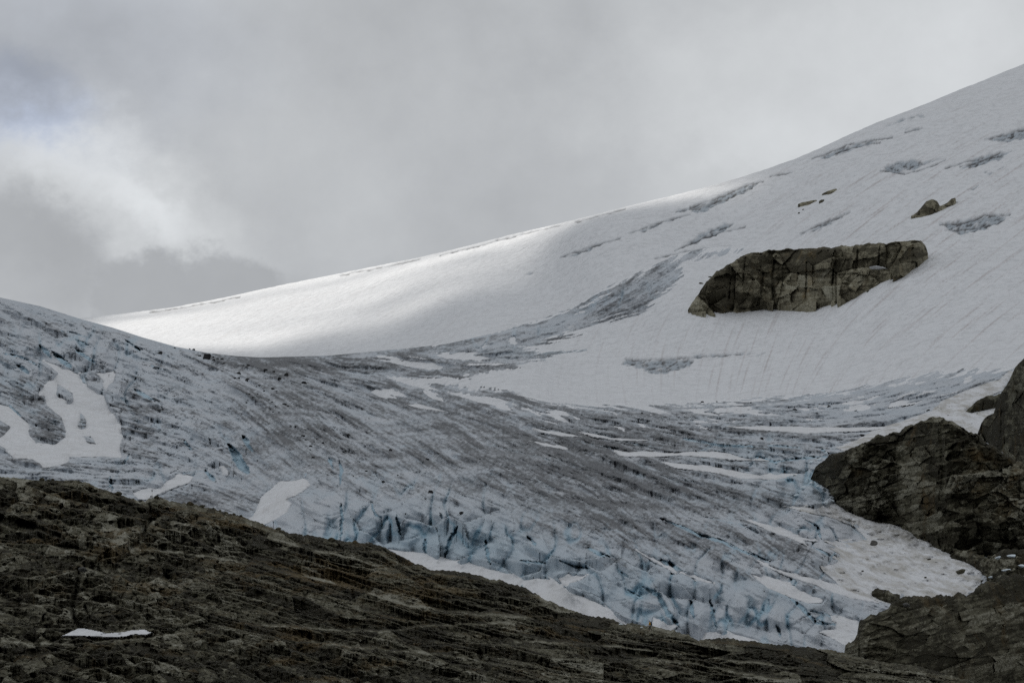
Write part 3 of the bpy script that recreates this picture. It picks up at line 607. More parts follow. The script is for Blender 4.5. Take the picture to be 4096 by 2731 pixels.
link('rocky_hillside', me, 'dark brown bedrock hillside with pale ledges filling the bottom of the view', 'hillside', kind='structure')
px_C = px.copy()
def onC(x, y): return bilin(PCf, (np.asarray(y, float) - ytC(x)) / GC, (np.asarray(x, float) - px_C[0]) / GC)
print('hillside', time.time() - T0)

CELLS = [(26,34,-.3,.35,.6,.12,1.2,.9),(9,13,-.4,.5,.9,.2,.7,1.0),(4,4.5,-.5,.6,.9,.25,.3,.9),(2.2,2,-.3,.4,.6,.2,.1,.6)]
ROUND = [(60,26,-.4,.45,.4,.1,.4,1.0),(20,11,-.6,.8,.9,.26,.4,1.1),(8,5,-.8,.9,1.0,.3,.2,1.1),(3,2.2,-.5,.6,.8,.25,.1,.9)]
SLAB = [(70,20,-.3,.55,.3,.14,.3,1.0),(24,8,-.45,.6,.45,.18,.12,.9),(8,3.4,-.4,.6,.6,.22,.05,.9),(3,1.8,-.3,.4,.5,.2,.03,.7)]
def outcrop(name, tp, bt, mat, label, lean=.35, dfield=None, step=.8, amp=1.0, sc=1.0, seed=0, theta=10, kind=None, cat='rock outcrop', group=None, bury=3, fwd=3.0, cap=(60, .55), strata=.7, block=1.2, bulge=6.0, extra=None, slope=0.0, cells=None):
    ft, fb = pl(tp), pl(bt); dfield = dfield or D_B
    x0 = max(tp[0][0], bt[0][0]); x1 = min(tp[-1][0], bt[-1][0])
    gx = np.arange(x0, x1 + step * .5, step)
    tt = ft(gx); bb = np.maximum(fb(gx), tt + .4) + bury
    n = max(6, int((bb - tt).max() / step))
    v = np.linspace(0, 1, n)[:, None]
    QX = np.broadcast_to(gx, (n, len(gx))).copy(); QY = tt[None] + v * (bb - tt)[None]
    Dbot = dfield(gx, bb - bury); w = max(3, int(22 / step)); Db = np.pad(Dbot, w, 'edge')
    Ds = np.convolve(Db, np.ones(2 * w + 1) / (2 * w + 1), 'valid'); Dbot = Ds - 6
    hh = (bb - tt)[None]
    up = (bb[None] - QY)
    Dq = Dbot[None] - fwd + lean * up * (Dbot[None] / F) / .33 * .33 * 1.0 * np.ones_like(QX)
    edgew = np.clip(np.minimum(gx - x0, x1 - gx) / 18.0, 0, 1)[None]
    Dq = Dq - bulge * np.sin(np.pi * np.clip(up / (hh + 1e-6), 0, 1) * .8) * edgew
    Dq = Dq + (1 - edgew) ** 2 * 6
    # over the brow the face leans back
    Dq = Dq + 5 * np.clip(1 - v * hh / np.minimum(4, hh * .35 + .5), 0, 1) ** 2
    gp = Dq / F * 1.5 * amp
    rl, tn = rockify(QX, QY, 1.0, slope, cells or CELLS, seed, .0)
    if extra is not None: rl = rl + extra(QX, QY)
    rl = rl * gp * 1.25 * np.clip(v * hh / 2, .3, 1)
    Dm = Dq - rl; Dm = .75 * Dm + .25 * np.minimum.accumulate(Dm, 0)
    P = unproj(QX, QY, Dm)
    P[..., 2] += (perlin(QX / 2.5, QX * 0, QX * 0, seed + 40) * .35 + perlin(QX / 9, QX * 0, QX * 0, seed + 41) * 1.1) * sc * np.clip(1 - v * hh / 6, 0, 1)
    bk = []
    for k in (.04, .15, .4, 1.0):
        b = P[0].copy(); b[:, 1] += cap[0] * k; b[:, 2] -= cap[0] * cap[1] * k; bk.append(b)
    sk = []
    for k in (8, 30): b = P[-1].copy(); b[:, 2] -= k; sk.append(b)
    PP = np.concatenate([np.array(bk[::-1]), P, np.array(sk)], 0); tn = np.concatenate([np.repeat(tn[:1], 4, 0), tn, np.repeat(tn[-1:], 2, 0)], 0)
    me = grid_mesh(name, PP, mat, {'tone': tn}, smooth=False)
    o = link(name, me, label, cat, group, kind)
    if kind is None: recenter(o)
    return o, (lambda x, y: bilin(P, (np.asarray(y, float) - ft(x)) / np.maximum(.01, (np.maximum(fb(x), ft(x) + .4) + bury - ft(x))) * (n - 1), (np.asarray(x, float) - gx[0]) / step))

def groove(lines):
    def f(X_, Y_):
        r = 0
        for pts, w, a in lines:
            d, t = linedist(X_, Y_, pts); r = r - .4 * a * sstep(1.2, .3, (d + 1.2 * np.abs(perlin(X_ / 6, Y_ / 6, 0 * X_, 45))) / w)
        return r
    return f
_, onNun = outcrop('rock_outcrop', [(688,309),(692,302),(697,296),(701,289),(706,282),(716,272),(727,265),(734,260),(740,257),(747,253.5),(755,252),(775,249.5),(805,248),(830,247),(850,245),(870,243.5),(892,242),(905,240.5),(921,240),(926,246),(928,253)],
        [(688,310),(697,312.6),(720,313),(740,312.6),(752,310),(762,307),(775,303.5),(784,303.5),(787,306),(790,310),(814,306),(840,300.5),(849,299),(856,292),(862,289),(880,284),(897,279),(905,275.5),(911,273),(914,265),(919,259),(924,257),(928,253)],
        M_FAR, 'large brown rock outcrop standing out of the white snow slope', lean=.95, dfield=D_A, amp=1.5, sc=1.9, seed=200, theta=-12, fwd=5, bulge=10, cap=(90, .4), slope=-.08, bury=1.5, cells=[(44,42,-.3,.4,.7,.12,.8,1.0),(15,13,-.45,.6,.8,.18,.4,.9),(5.5,5,-.4,.5,.8,.22,.15,.6),(2.2,2,-.3,.4,.6,.2,.05,.4)],
        extra=groove([([(763,272),(761,290),(758,305)],1.6,9),([(776,256),(772,275),(774,300)],1.6,8),([(745,258),(742,285)],1.3,6),([(807,262),(806,300)],1.5,8),([(730,283),(728,300)],1.4,7),([(835,262),(832,285)],1.2,6),([(858,250),(856,270)],1.4,7),([(790,272),(820,276),(860,273)],1.2,6),([(880,246),(878,268)],1.2,5)]))
small = [([(798,204),(803,201.5),(810,200.5),(817,199.8)],[(798,205.5),(803,206),(808,204.5),(817,200.2)],'low tan rock sliver, widest of the three small outcrops on the upper snow'),
         ([(822,194),(828,190.5),(834,189),(840,188)],[(822,194.6),(828,193.5),(834,191.5),(840,188.4)],'thin brown rock sliver, highest outcrop on the upper snow'),
         ([(819,201),(821,199),(824,198.5),(826,200)],[(819,202.6),(821,203),(824,202.2),(826,200.5)],'small dark rock just below the highest outcrop on the upper snow'),
         ([(911,216),(918,211),(922,206),(926,201),(932,199.6),(937,200.3),(940,205),(947,203),(952,198.5),(955,197.2),(956,199)],[(911,216.6),(920,217.3),(928,215.5),(940,213),(948,208),(953,202),(956,199.4)],'flat tan rock outcrop with a dark icy right end above the large outcrop')]
for i, (a, b, l) in enumerate(small):
    outcrop('rock_outcrop', a, b, M_FAR, l, lean=1.2, dfield=D_A, step=.5, amp=.25, sc=1.0, seed=230 + i, theta=-15, bury=1.0, fwd=1.5, bulge=1.5, cap=(14, .5))
outcrop('rock_knoll', [(810.6,478),(815,466.5),(829,455),(849,449),(862,443),(871,438),(881.7,435),(890,432),(900,431.6),(905,425.8),(913,423.4),(925,420),(932,416.4),(941,417.6),(956,422),(965.6,429),(979.6,436),(995,447),(1024,465),(1070,492),(1120,520),(1190,552)],
        [(810.6,480),(814,487),(820,493),(829,501.5),(843,510),(861,515.5),(878,520),(901.5,524),(913,531),(929,546),(940,549),(986,556),(1024,558),(1070,560),(1190,562)],
        M_KNOLL, 'massive dark brown rock knoll rising beside the glacier above the stained snowfield', lean=.75, amp=1.25, sc=1.15, seed=300, theta=-10, kind='structure', cat='rock knoll', fwd=5, bulge=14, cap=(120, .5), slope=-.15, cells=ROUND,
        extra=groove([([(940,430),(944,470),(940,500)],3,7),([(900,436),(890,470)],2.5,5),([(850,512),(900,521)],3,7),([(930,520),(950,524),(970,518)],3,7),([(975,440),(990,470),(1000,500)],2.5,5),([(830,480),(835,500)],2.5,6),([(870,455),(880,490),(876,510)],2,4)]))
outcrop('rock_cliff', [(979,430),(981,423),(989,415),(1000,407),(1001,392),(1005,386),(1010,379),(1015,367),(1024,357),(1070,318),(1120,300),(1190,330),(1260,430)], [(979,434),(985,438),(1000,450),(1024,466),(1070,490),(1150,500),(1260,440)],
        M_KNOLL, 'dark shadowy cliff at the right edge behind the knoll', lean=.5, amp=1.2, sc=1.2, seed=330, theta=-35, kind='structure', cat='cliff', fwd=4, bulge=8, cap=(120, .2), bury=6, strata=.5)
outcrop('rock_outcrop', [(965,412),(969,408),(976,401),(984,396.6),(993,394),(1003,393)], [(965,414),(970,413.5),(978,410),(985,408),(998,404.5),(1003,402)],
        M_KNOLL, 'rounded olive rock outcrop in the beige snow against the dark cliff', lean=.8, step=.6, amp=.5, sc=1.0, seed=350, theta=-20, fwd=5, bulge=4, bury=2, cap=(40, .4))
_, onRub = outcrop('rubble_bank', [(948,557),(958,551),(970,549),(980,555),(990,557),(1000,550),(1010,548),(1024,549),(1070,545),(1250,560)], [(948,558),(962,560),(975,562),(986,572),(990,585),(1000,592),(1024,592),(1070,592),(1250,600)],
        M_KNOLL, 'dark rubble bank between the stained snowfield and the foot of the knoll', lean=1.6, amp=.8, sc=.8, seed=470, kind='structure', cat='rubble bank', fwd=4, bulge=3, cap=(40, .4), cells=[(9,5,-.6,.9,1.0,.3,.8,1.0),(4,3,-.6,.9,1.0,.3,.3,1.0),(2.2,1.8,-.4,.6,.8,.2,.1,.8)])
_, onL = outcrop('rock_slabs', [(845.5,644),(849,639.5),(855,638),(858.5,633),(859,622),(866,617),(875,613),(888,608),(893,600),(905,596),(920,595),(942,595),(960,594),(972,592),(981,583),(1000,577),(1024,572),(1070,555),(1150,560),(1300,600)],
        [(845.5,660),(862,670),(900,690),(1000,700),(1070,700),(1300,700)], M_KNOLL, 'smooth ice worn brown rock slabs with rubble on top in the lower right corner', lean=1.1, amp=1.0, sc=1.0, seed=400, theta=-20, kind='structure', cat='rock slabs', fwd=4, bulge=10, cap=(70, .45), slope=-.22, cells=SLAB,
        extra=groove([([(862,640),(890,625),(930,622)],3,5),([(850,652),(880,648),(905,655)],3,5),([(915,655),(930,640),(960,632),(990,615)],3,6),([(870,640),(900,634),(930,648)],2.5,5),([(940,605),(970,612),(1024,606)],3,5),([(930,690),(960,660),(1024,640)],3,4)]))
outcrop('rock_outcrop', [(872,590),(877,588.5),(884,589),(892,592),(900,594)], [(872,592),(877,597),(886,602),(894,602),(900,600)], M_KNOLL, 'brown rock hump jutting from the lower edge of the stained snowfield', lean=.7, step=.5, amp=.4, sc=.9, seed=430, theta=-15, fwd=7, bulge=3, bury=3, cap=(25, .4))
print('outcrops', time.time() - T0)

# ------------------------------------------------------------------ boulders
def boulder_mesh(seed, mat, flat=1.0):
    bm = bmesh.new(); bmesh.ops.create_icosphere(bm, subdivisions=3, radius=.5)
    rng = np.random.RandomState(seed)
    V = np.array([v.co[:] for v in bm.verts])
    for k in range(11):                                    # cut flat faces off a ball
        n = rng.normal(size=3); n /= np.linalg.norm(n); o = rng.uniform(.27, .42)
        d = V @ n; V = V - np.clip(d - o, 0, None)[:, None] * n
    V = V * (1 + .10 * fbm(V[:, 0] * 3 + seed, V[:, 1] * 3, V[:, 2] * 3, 3, seed))[:, None]
    V[:, 2] *= flat
    V /= np.abs(V[:, 0]).max() * 2
    for v, c in zip(bm.verts, V): v.co = c
    me = bpy.data.meshes.new('boulder'); bm.to_mesh(me); bm.free()
    at = me.attributes.new('tone', 'FLOAT', 'POINT'); at.data.foreach_set('value', rng.normal(size=len(V)).astype(np.float32) * .3)
    me.materials.append(mat); return me
BM_D = [boulder_mesh(s, M_BOULD) for s in range(1, 8)]
BM_K = [boulder_mesh(s, M_KNOLL) for s in range(21, 26)]
BM_P = [boulder_mesh(s, M_PALE) for s in range(31, 34)]
def block_mesh(mat):
    bm = bmesh.new(); bmesh.ops.create_cube(bm, size=1); bmesh.ops.bevel(bm, geom=bm.edges[:], offset=.06, segments=2, affect='EDGES')
    for v in bm.verts:
        v.co.x += .12 * v.co.z + .05 * math.sin(7 * v.co.y); v.co.z += .10 * v.co.x
    me = bpy.data.meshes.new('boulder'); bm.to_mesh(me); bm.free()
    at = me.attributes.new('tone', 'FLOAT', 'POINT'); me.materials.append(mat); return me
BLOCK = block_mesh(M_BOULD)
def boulder(p, D, w, hgt, meshes, label, group, sink=.25, cat='boulder', name='boulder', me=None):
    """w, hgt: size as seen, in picture pixels at distance D"""
    me = me or meshes[random.randrange(len(meshes))]
    o = bpy.data.objects.new(name, me); COL.objects.link(o)
    W = w * D / F; Hh = hgt * D / F
    o.scale = (W, W * random.uniform(.7, 1.0), Hh); o.rotation_euler = (random.uniform(-.15, .15), random.uniform(-.15, .15), random.uniform(-.5, .5))
    o.location = (p[0], p[1], p[2] + Hh * (.5 - sink)); o['label'] = label; o['category'] = cat
    if group: o['group'] = group
    return o
GBo = 'dark stones scattered on the glacier'
SMALL = 'small dark stone lying on the dirty glacier ice'
c8 = lambda x, y: (150 + x / 11.76, 337.5 + y / 11.76)
BL = [(118,190,5,3.5),(292,124,2.5,1.8),(515,132,3.5,2.4),(468,130,2,1.4),(585,215,4,1.8),(745,265,3.5,1.8),(745,230,2,1.3),(795,250,3,1.6),(845,255,4,2),(870,302,3,1.5),(1095,328,4,1.5),(1158,332,4,2.4),(1130,345,3,1.5),(1360,382,4.5,2.4),(1457,404,3.5,2.4),(1600,448,5,4),(1524,491,4.5,3.4),(1810,535,6,3),(1045,425,5,3.2),(1000,478,3,1.8),(1042,478,3,2),(1150,505,5.5,4.2),(1290,566,3.5,2.6),(1255,577,2.5,1.6),(1445,605,4,2.6),(1490,627,2,1.2),(1345,630,2.5,1.4),(1490,650,2,1.2),(1130,767,2.5,1.8),(1435,760,3,1.6),(1478,805,2,1.5),(1590,790,6,2.6),(1625,810,3,2),(1335,868,2.5,1.2),(1450,875,2.5,1.2),(1720,1055,5,3.2),(1650,1045,3,1.4),(1800,1158,5,2.2),(1832,1200,2,1.2),(1930,1225,1.8,1.4),(2032,1240,3,2),(1890,1278,3.5,1.6),(1880,1318,2.5,1.4),(1920,1410,3.5,2.2),(1960,1187,3,1.2),(2285,1145,3.5,2.2),(2335,1152,4,2.6),(1398,728,3,1.2),(1300,692,2,1.2),(1215,700,3,1.2),(1170,665,2,1.2),(1140,658,2,1.2),(1265,662,1.8,1)]
SPECIAL = {(118,190): 'squat dark boulder alone on clean ice left of the big square block', (1600,448): 'dark boulder high on the tongue, the largest of four in a loose row', (1810,535): 'long low dark boulder at the right end of the loose row of four',
           (1524,491): 'dark rounded boulder just below the loose row of four on the tongue', (1150,505): 'chunky dark boulder in the thick of the stone train', (1590,790): 'dark elongated rock at the lower right side of the stone train', (1720,1055): 'dark jagged stone pile at the lower end of the stone train'}
for x, y, w, hh in BL:
    q = c8(x, y); boulder(onB(*q), float(D_B(*q)), w, hh, BM_D, SPECIAL.get((x, y), SMALL), GBo)
q = c8(670, 250); boulder(onB(*q), float(D_B(*q)), 6.2, 5.6, None, 'big square black block on the skyline slope of the ice', GBo, .1, me=BLOCK)
for x, y, w, hh, l in [(390.7,450.6,4,3.2,'lone dark pointed boulder in the middle of the dirty tongue'),(427.5,459.6,4,2.6,'lone dark boulder right of the pointed one on the tongue'),(430.8,492.5,5,3,'dark wedge boulder on the upper lip of the blue ice bulges'),(383.4,482,4,3,'dark boulder above the blue cleft on the lower tongue'),(366.5,471,3,1.8,SMALL),(374,472.6,2,1.6,SMALL),(353.5,476,2,1.6,SMALL),(425,498.5,4.5,1.2,'flat dark slab below the wedge boulder on the ice lip'),(462,513.4,5,2.6,'dark flat boulder on the pale ice bulge above the long snowbank'),(405.7,513.7,2,1.8,SMALL),(398,475,2,1.6,SMALL),(313,457.5,3,2,SMALL),(480,459,2,1.4,SMALL),
       (795,409.5,5,2,'dark reddish flat boulder on the ice below the basin snow'),(829,406.5,4,2,'dark tilted boulder right of the flat reddish one under the basin snow'),(855.6,410.6,3,1.3,SMALL),(928,410.3,4,1.8,'dark stone at the edge of the beige snow apron'),(862,436,6,3.6,'brown boulder at the left end of the beige snow apron'),(702,402,4,1.8,'dark flat stone right on the edge of the basin snow'),(717,401.5,2,1,SMALL),(750.8,402.6,2.5,1.5,SMALL),(642,413,2.5,1.6,SMALL),(761.7,439,4,3,'dark angular boulder on the grey ice left of the knoll'),(696,376.8,1.6,1.2,'lone dark pebble like stone out on the basin snow'),
       (300,440,2,1.2,SMALL),(333,430,2,1.2,SMALL),(520,420,1.6,1,SMALL),(690,520,1.8,1.1,SMALL),(709,513,2,1.2,SMALL),(741,520,2,1.2,SMALL)]:
    boulder(onB(x, y), float(D_B(x, y)), w, hh, BM_D, l, GBo)
band = [(172,344),(215,352),(300,360),(330,380),(360,420),(380,460),(370,480),(330,470),(290,430),(240,390),(200,362)]
k = 0
while k < 55:
    x = random.uniform(165, 385); y = random.uniform(340, 490)
    s_ = float(sdf(np.array([x]), np.array([y]), band)[0])
    if s_ < 0 or random.random() > .25 + .05 * s_: continue
    w = random.choice([.8, .9, 1.0, 1.2, 1.5]); k += 1
    boulder(onB(x, y), float(D_B(x, y)), w, w * .7, BM_D, SMALL, GBo)
# stones on the stained snowfield
DB_ = lambda x, y: float(D_B(x, y))
GS2 = 'stones on the stained snowfield'
for x, y, w, hh, l, ms in [(871,552.6,9,6.5,'grey rounded boulder alone in the middle of the stained snowfield',BM_P),(930,553.7,4,1.5,'flat dark stone near the top of the stained snowfield',BM_K),(927,567,5,1.8,'flat dark stone in the middle right of the stained snowfield',BM_K),(860.3,579.6,3,1.4,'small dark stone at the lower left of the stained snowfield',BM_K),(958.5,580.7,12,5,'largest dark slab stone lying near the right end of the stained snowfield',BM_K),(923.7,586,3,1.8,'small dark stone near the lower rim of the stained snowfield',BM_K)]:
    p = onB(x, y, PBsoft); n = onB(x, y, NB); boulder(p + n * 2.3, DB_(x, y), w, hh, ms, l, GS2, .2)
RUB = 'dark broken stone in the rubble below the knoll and cliff'
GR = 'rubble stones below the knoll'
k = 0
while k < 55:
    x = random.uniform(930, 1026); y = random.uniform(545, 600)
    e = sdf(np.array([x]), np.array([y]), [(938,545),(960,548),(1026,552),(1026,578),(1000,588),(983,600),(978,592),(984,575),(990,568),(978,556),(955,556)])[0]
    if e < 0: continue
    w = random.choice([1.5, 2, 2.5, 3, 4, 5.5]); k += 1
    p = onB(x, y, PBsoft); n = onB(x, y, NB); ub = onRub(x, y) if x > 950 else p
    if np.linalg.norm(ub) < np.linalg.norm(p): p = ub; n = n * 0
    boulder(p + n * (.3 + (1.2 if x < 985 else 0)), DB_(x, y), w, w * random.uniform(.45, .8), BM_K, RUB, GR, .3)
k = 0
while k < 20:
    x = random.uniform(895, 1026); y = random.uniform(594, 616) - max(0, (x - 975) * .35)
    k += 1; w = random.choice([1.5, 2, 3, 4, 5])
    p = onL(x, y); boulder(p, float(np.linalg.norm(p)), w, w * random.uniform(.45, .75), BM_K, 'broken brown stone in the rubble on top of the lower right slabs', 'rubble stones on the slabs', .25)
p = onL(906, 606); boulder(p, float(np.linalg.norm(p)), 9, 5, BM_P, 'pale grey boulder on the rubble at the left end of the slabs', None, .2)
k = 0
while k < 12:
    x = random.uniform(900, 985); y = random.uniform(396, 436)
    e = sdf(np.array([x]), np.array([y]), [(905,424),(932,412),(960,412),(985,410),(985,425),(966,432),(950,424),(930,418)])[0]
    if e < 0: continue
    k += 1; p = onB(x, y, PBsoft); n = onB(x, y, NB); w = random.choice([.8, 1, 1.4])
    boulder(p + n * 2.9, DB_(x, y), w, w * .7, BM_K, 'small brown stone on the beige snow apron behind the knoll', 'stones on the beige snow apron', .2)
def onA(x, y): return bilin(PA, np.array((y - float(ridge(x))) / GA), np.array((x + 44) / GA))
for x, y, w, hh, l in [(701,283.5,5,2,'small dark rock on the snow at the left shoulder of the large outcrop'),(710,277,5,1.6,'flat dark rock on the snow above the left shoulder of the large outcrop'),(868,291.5,3,2,'small stone on the snow just under the right half of the large outcrop'),(803,209.5,2.4,1.6,'tiny dark rock on the upper snow below the low tan sliver'),(799,213,2.2,1.6,'lowest tiny dark rock on the upper snow below the tan sliver')]:
    boulder(onA(x, y), float(D_A(np.array(float(x)), np.array(float(y)))), w, hh, BM_K, l, 'stones on the upper snow', .25)
p = onNun(880, 268.5); boulder(p, float(np.linalg.norm(p)), 24, 2.6, None, 'thin snow sliver on a ledge near the right end of the large outcrop', None, .3, 'snow patch', 'snow_scrap', me=boulder_mesh(52, M_PATCH))
# boulders on the ridge of the hillside
GRI = 'boulders on the hillside ridge'
for x, y, w, hh, l in [(42,479.5,6,4,'dark boulder standing on the far left ridge, largest of that cluster'),(48.5,479.5,4,2.6,'dark boulder in the middle of the far left ridge cluster'),(53,480,4,2.6,'dark boulder at the right of the far left ridge cluster'),(71,480,2,1.2,'tiny dark stone alone on the flat far left ridge'),(35,480.5,3,1.6,'low dark stone at the left of the far left ridge cluster'),(78,480.5,2.5,1.4,'small dark stone where the far left ridge starts to fall'),(118.7,493,8,3.8,'broad dark boulder on the dip of the ridge left of the tripod station'),(140,501,5,2.6,'dark boulder in the notch below the tripod station'),(156.8,498,5.5,4,'dark angular boulder right behind the tripod station'),(190.5,505,8,5.5,'bulky grey boulder on the ridge, biggest right of the tripod station'),(202,506,6.5,3.4,'dark boulder next to the bulky grey one on the ridge'),(213,508,3,2,'small dark boulder on the falling ridge, first right of the dark pair'),(220,510.5,3,2,'small dark boulder on the falling ridge, second right of the dark pair'),(226,512,5,2,'flat dark boulder in the row on the falling ridge'),(234,514,4,2,'dark boulder near the end of the row on the falling ridge'),(241,516,3.5,2.4,'dark boulder ending the row beside the wide snow patch'),(278,529.5,6.5,4.2,'dark split boulder just right of the thin mast'),(331.7,540.5,7.5,4.6,'grey rounded boulder on the ridge below a blue ice wall'),(355,543,6,4,'brown boulder on the ridge near the white ice fragment')]:
    p = onC(x, max(y, float(ytC(x)) + .6)); boulder(p, float(np.linalg.norm(p)), w, hh, BM_K, l, GRI, .22)
p = onC(83, 571); boulder(p, float(np.linalg.norm(p)), 9.5, 5.2, BM_P, 'smooth pale boulder at the top of a dark cleft in the hillside', None, .1)
# hillside rubble
k = 0
while k < 30:
    x = random.uniform(0, 700); y = random.uniform(560, 680)
    if y < ytC(x) + 30: continue
    k += 1; p = onC(x, y); w = random.choice([2, 2.5, 3, 4]); boulder(p, float(np.linalg.norm(p)), w, w * random.uniform(.5, .8), BM_K, 'loose brown stone on the dark bedrock hillside', 'loose stones on the hillside', .3)
# ice blocks and small snow on the rock
for x, y, w, hh, l in [(522,586.5,3.2,4.4,'upright white ice block on the rock ridge below the snowbank'),(621,624,6,2.6,'low white ice lump at the lower end of the long snowbank'),(641.5,627,3.6,1.8,'small white ice lump on the rock just left of the walker in yellow')]:
    p = onC(x, max(y, float(ytC(x)) + .8)); boulder(p, float(np.linalg.norm(p)), w, hh, None, l, 'white ice lumps on the ridge', .15, 'ice block', 'ice_block', me=None if False else ICEB if 'ICEB' in globals() else globals().setdefault('ICEB', boulder_mesh(51, M_ICEB)))
for x, y, w, hh, l in [(303,535,2.4,1.1,'tiny bright snow scrap on the ridge right of the thin mast'),(367.5,543,3,1.2,'bright sliver of snow on the ridge below the blue ice walls')]:
    p = onC(x, max(y, float(ytC(x)) + .6)); boulder(p, float(np.linalg.norm(p)), w, hh, None, l, None, .2, 'snow patch', 'snow_scrap', me=ICEB)
for x, y, w, hh in [(999,558,9,4),(1012,556,11,4.5),(1021,566,9,4),(1007,570,12,3.5),(992,577,8,3)]:
    p = onRub(x, y); boulder(p, float(np.linalg.norm(p)), w, hh, None, 'dirty white snow scrap among the rubble at the foot of the knoll', 'snow scraps in the rubble', .35, 'snow patch', 'snow_scrap', me=ICEB)
for x, y, w, hh in [(826,454,5,5),(820,460,6,5),(812,463,7,5),(806,470,8,4),(812,484,6,5),(818,487,5,4),(804,489,8,6),(826,503,6,4),(798,496,10,5),(833,501,5,3)]:
    boulder(onB(x, y), DB_(x, y), w, hh, None, 'pale blue ice chunk in the broken ice edge beside the knoll', 'ice chunks beside the knoll', .3, 'ice block', 'ice_block', me=ICEB)
# snow strip in the hillside
def drapeC(poly, label):
    p = np.array(poly, float); gx = np.arange(p[:, 0].min() - 2, p[:, 0].max() + 2, .6); gy = np.arange(p[:, 1].min() - 2, p[:, 1].max() + 2, .6)
    QX, QY = np.meshgrid(gx, gy); s = sdf(QX, QY, poly) + .4 * perlin(QX / 3, QY / 2, 0 * QX, 190)
    bD = np.linalg.norm(onC(QX, QY) - CAM, axis=-1)
    b0 = blur(bD, 9) - 4.5
    up = np.where(s > 0, .7 * sstep(0, 3, s), s * 1.2)
    P = CAM + (onC(QX, QY) - CAM) / bD[..., None] * np.where(s > 0, np.minimum(b0, bD - .4), bD + 2)[..., None]
    P[..., 2] += np.where(s > 0, 0, -.3)
    z = 0 * s; me = grid_mesh('snow_patch', P, M_PATCH, {'streak': z, 'ice': z, 'tex': z}, s > -1); o = link('snow_patch', me, label, 'snow patch'); recenter(o)
drapeC([(60,635.4),(68,632),(78,627.5),(84,627.2),(95,629.5),(107,632),(120,631.5),(133,629),(145,628.6),(150,631),(153.5,631),(147,634),(133,633.5),(125,636),(108,636.2),(88,635.5),(74,635)], 'thin white snow strip in a hollow of the dark foreground rock')
print('boulders', time.time() - T0)

# ------------------------------------------------------------------ people and instruments
def solid(name, bm, mat, parent=None, smooth=True):
    me = bpy.data.meshes.new(name); bm.to_mesh(me); bm.free()
    for f in me.polygons: f.use_smooth = smooth
    me.materials.append(mat); return link(name, me, parent=parent)
def tube(bm, a, b, r0, r1, seg=10):
    a = np.array(a, float); b = np.array(b, float); d = b - a; L = np.linalg.norm(d); d /= L
    u = np.cross(d, [0, 0, 1.0] if abs(d[2]) < .9 else [1.0, 0, 0]); u /= np.linalg.norm(u); v = np.cross(d, u)
    R = []
    for p, r in ((a, r0), (b, r1)):
        R.append([bm.verts.new(p + r * (math.cos(t) * u + math.sin(t) * v)) for t in np.linspace(0, 2 * math.pi, seg, endpoint=False)])
    for i in range(seg): bm.faces.new((R[0][i], R[0][(i+1) % seg], R[1][(i+1) % seg], R[1][i]))
    bm.faces.new(R[0][::-1]); bm.faces.new(R[1])
def skin(name, verts, edges, radii, mat, parent, root=0, lv=2):
    me = bpy.data.meshes.new(name); me.from_pydata(verts, edges, [])
    o = link(name, me, parent=parent)
    md = o.modifiers.new('skin', 'SKIN'); md.use_smooth_shade = True
    for i, r in enumerate(radii):
        sv = me.skin_vertices[0].data[i]; sv.radius = (r if isinstance(r, tuple) else (r, r)); sv.use_root = (i == root)
    sb = o.modifiers.new('sub', 'SUBSURF'); sb.levels = lv; sb.render_levels = lv
    dg = bpy.context.evaluated_depsgraph_get(); m2 = bpy.data.meshes.new_from_object(o.evaluated_get(dg)); o.modifiers.clear(); o.data = m2
    m2.materials.clear(); m2.materials.append(mat)
    for f in m2.polygons: f.use_smooth = True
    m2.name = name; return o
M_SKIN = plain('skin_tone', (.45, .29, .21)); M_YEL = plain('yellow_jacket_cloth', (.50, .27, .02)); M_KHA = plain('dark_trouser_cloth', (.022, .020, .018)); M_BLK = plain('black_cloth', (.02, .02, .024)); M_PACK = plain('dark_blue_pack_cloth', (.02, .05, .085)); M_HAIR = plain('dark_hat_wool', (.015, .014, .016)); M_BOOT = plain('boot_leather', (.02, .018, .018))
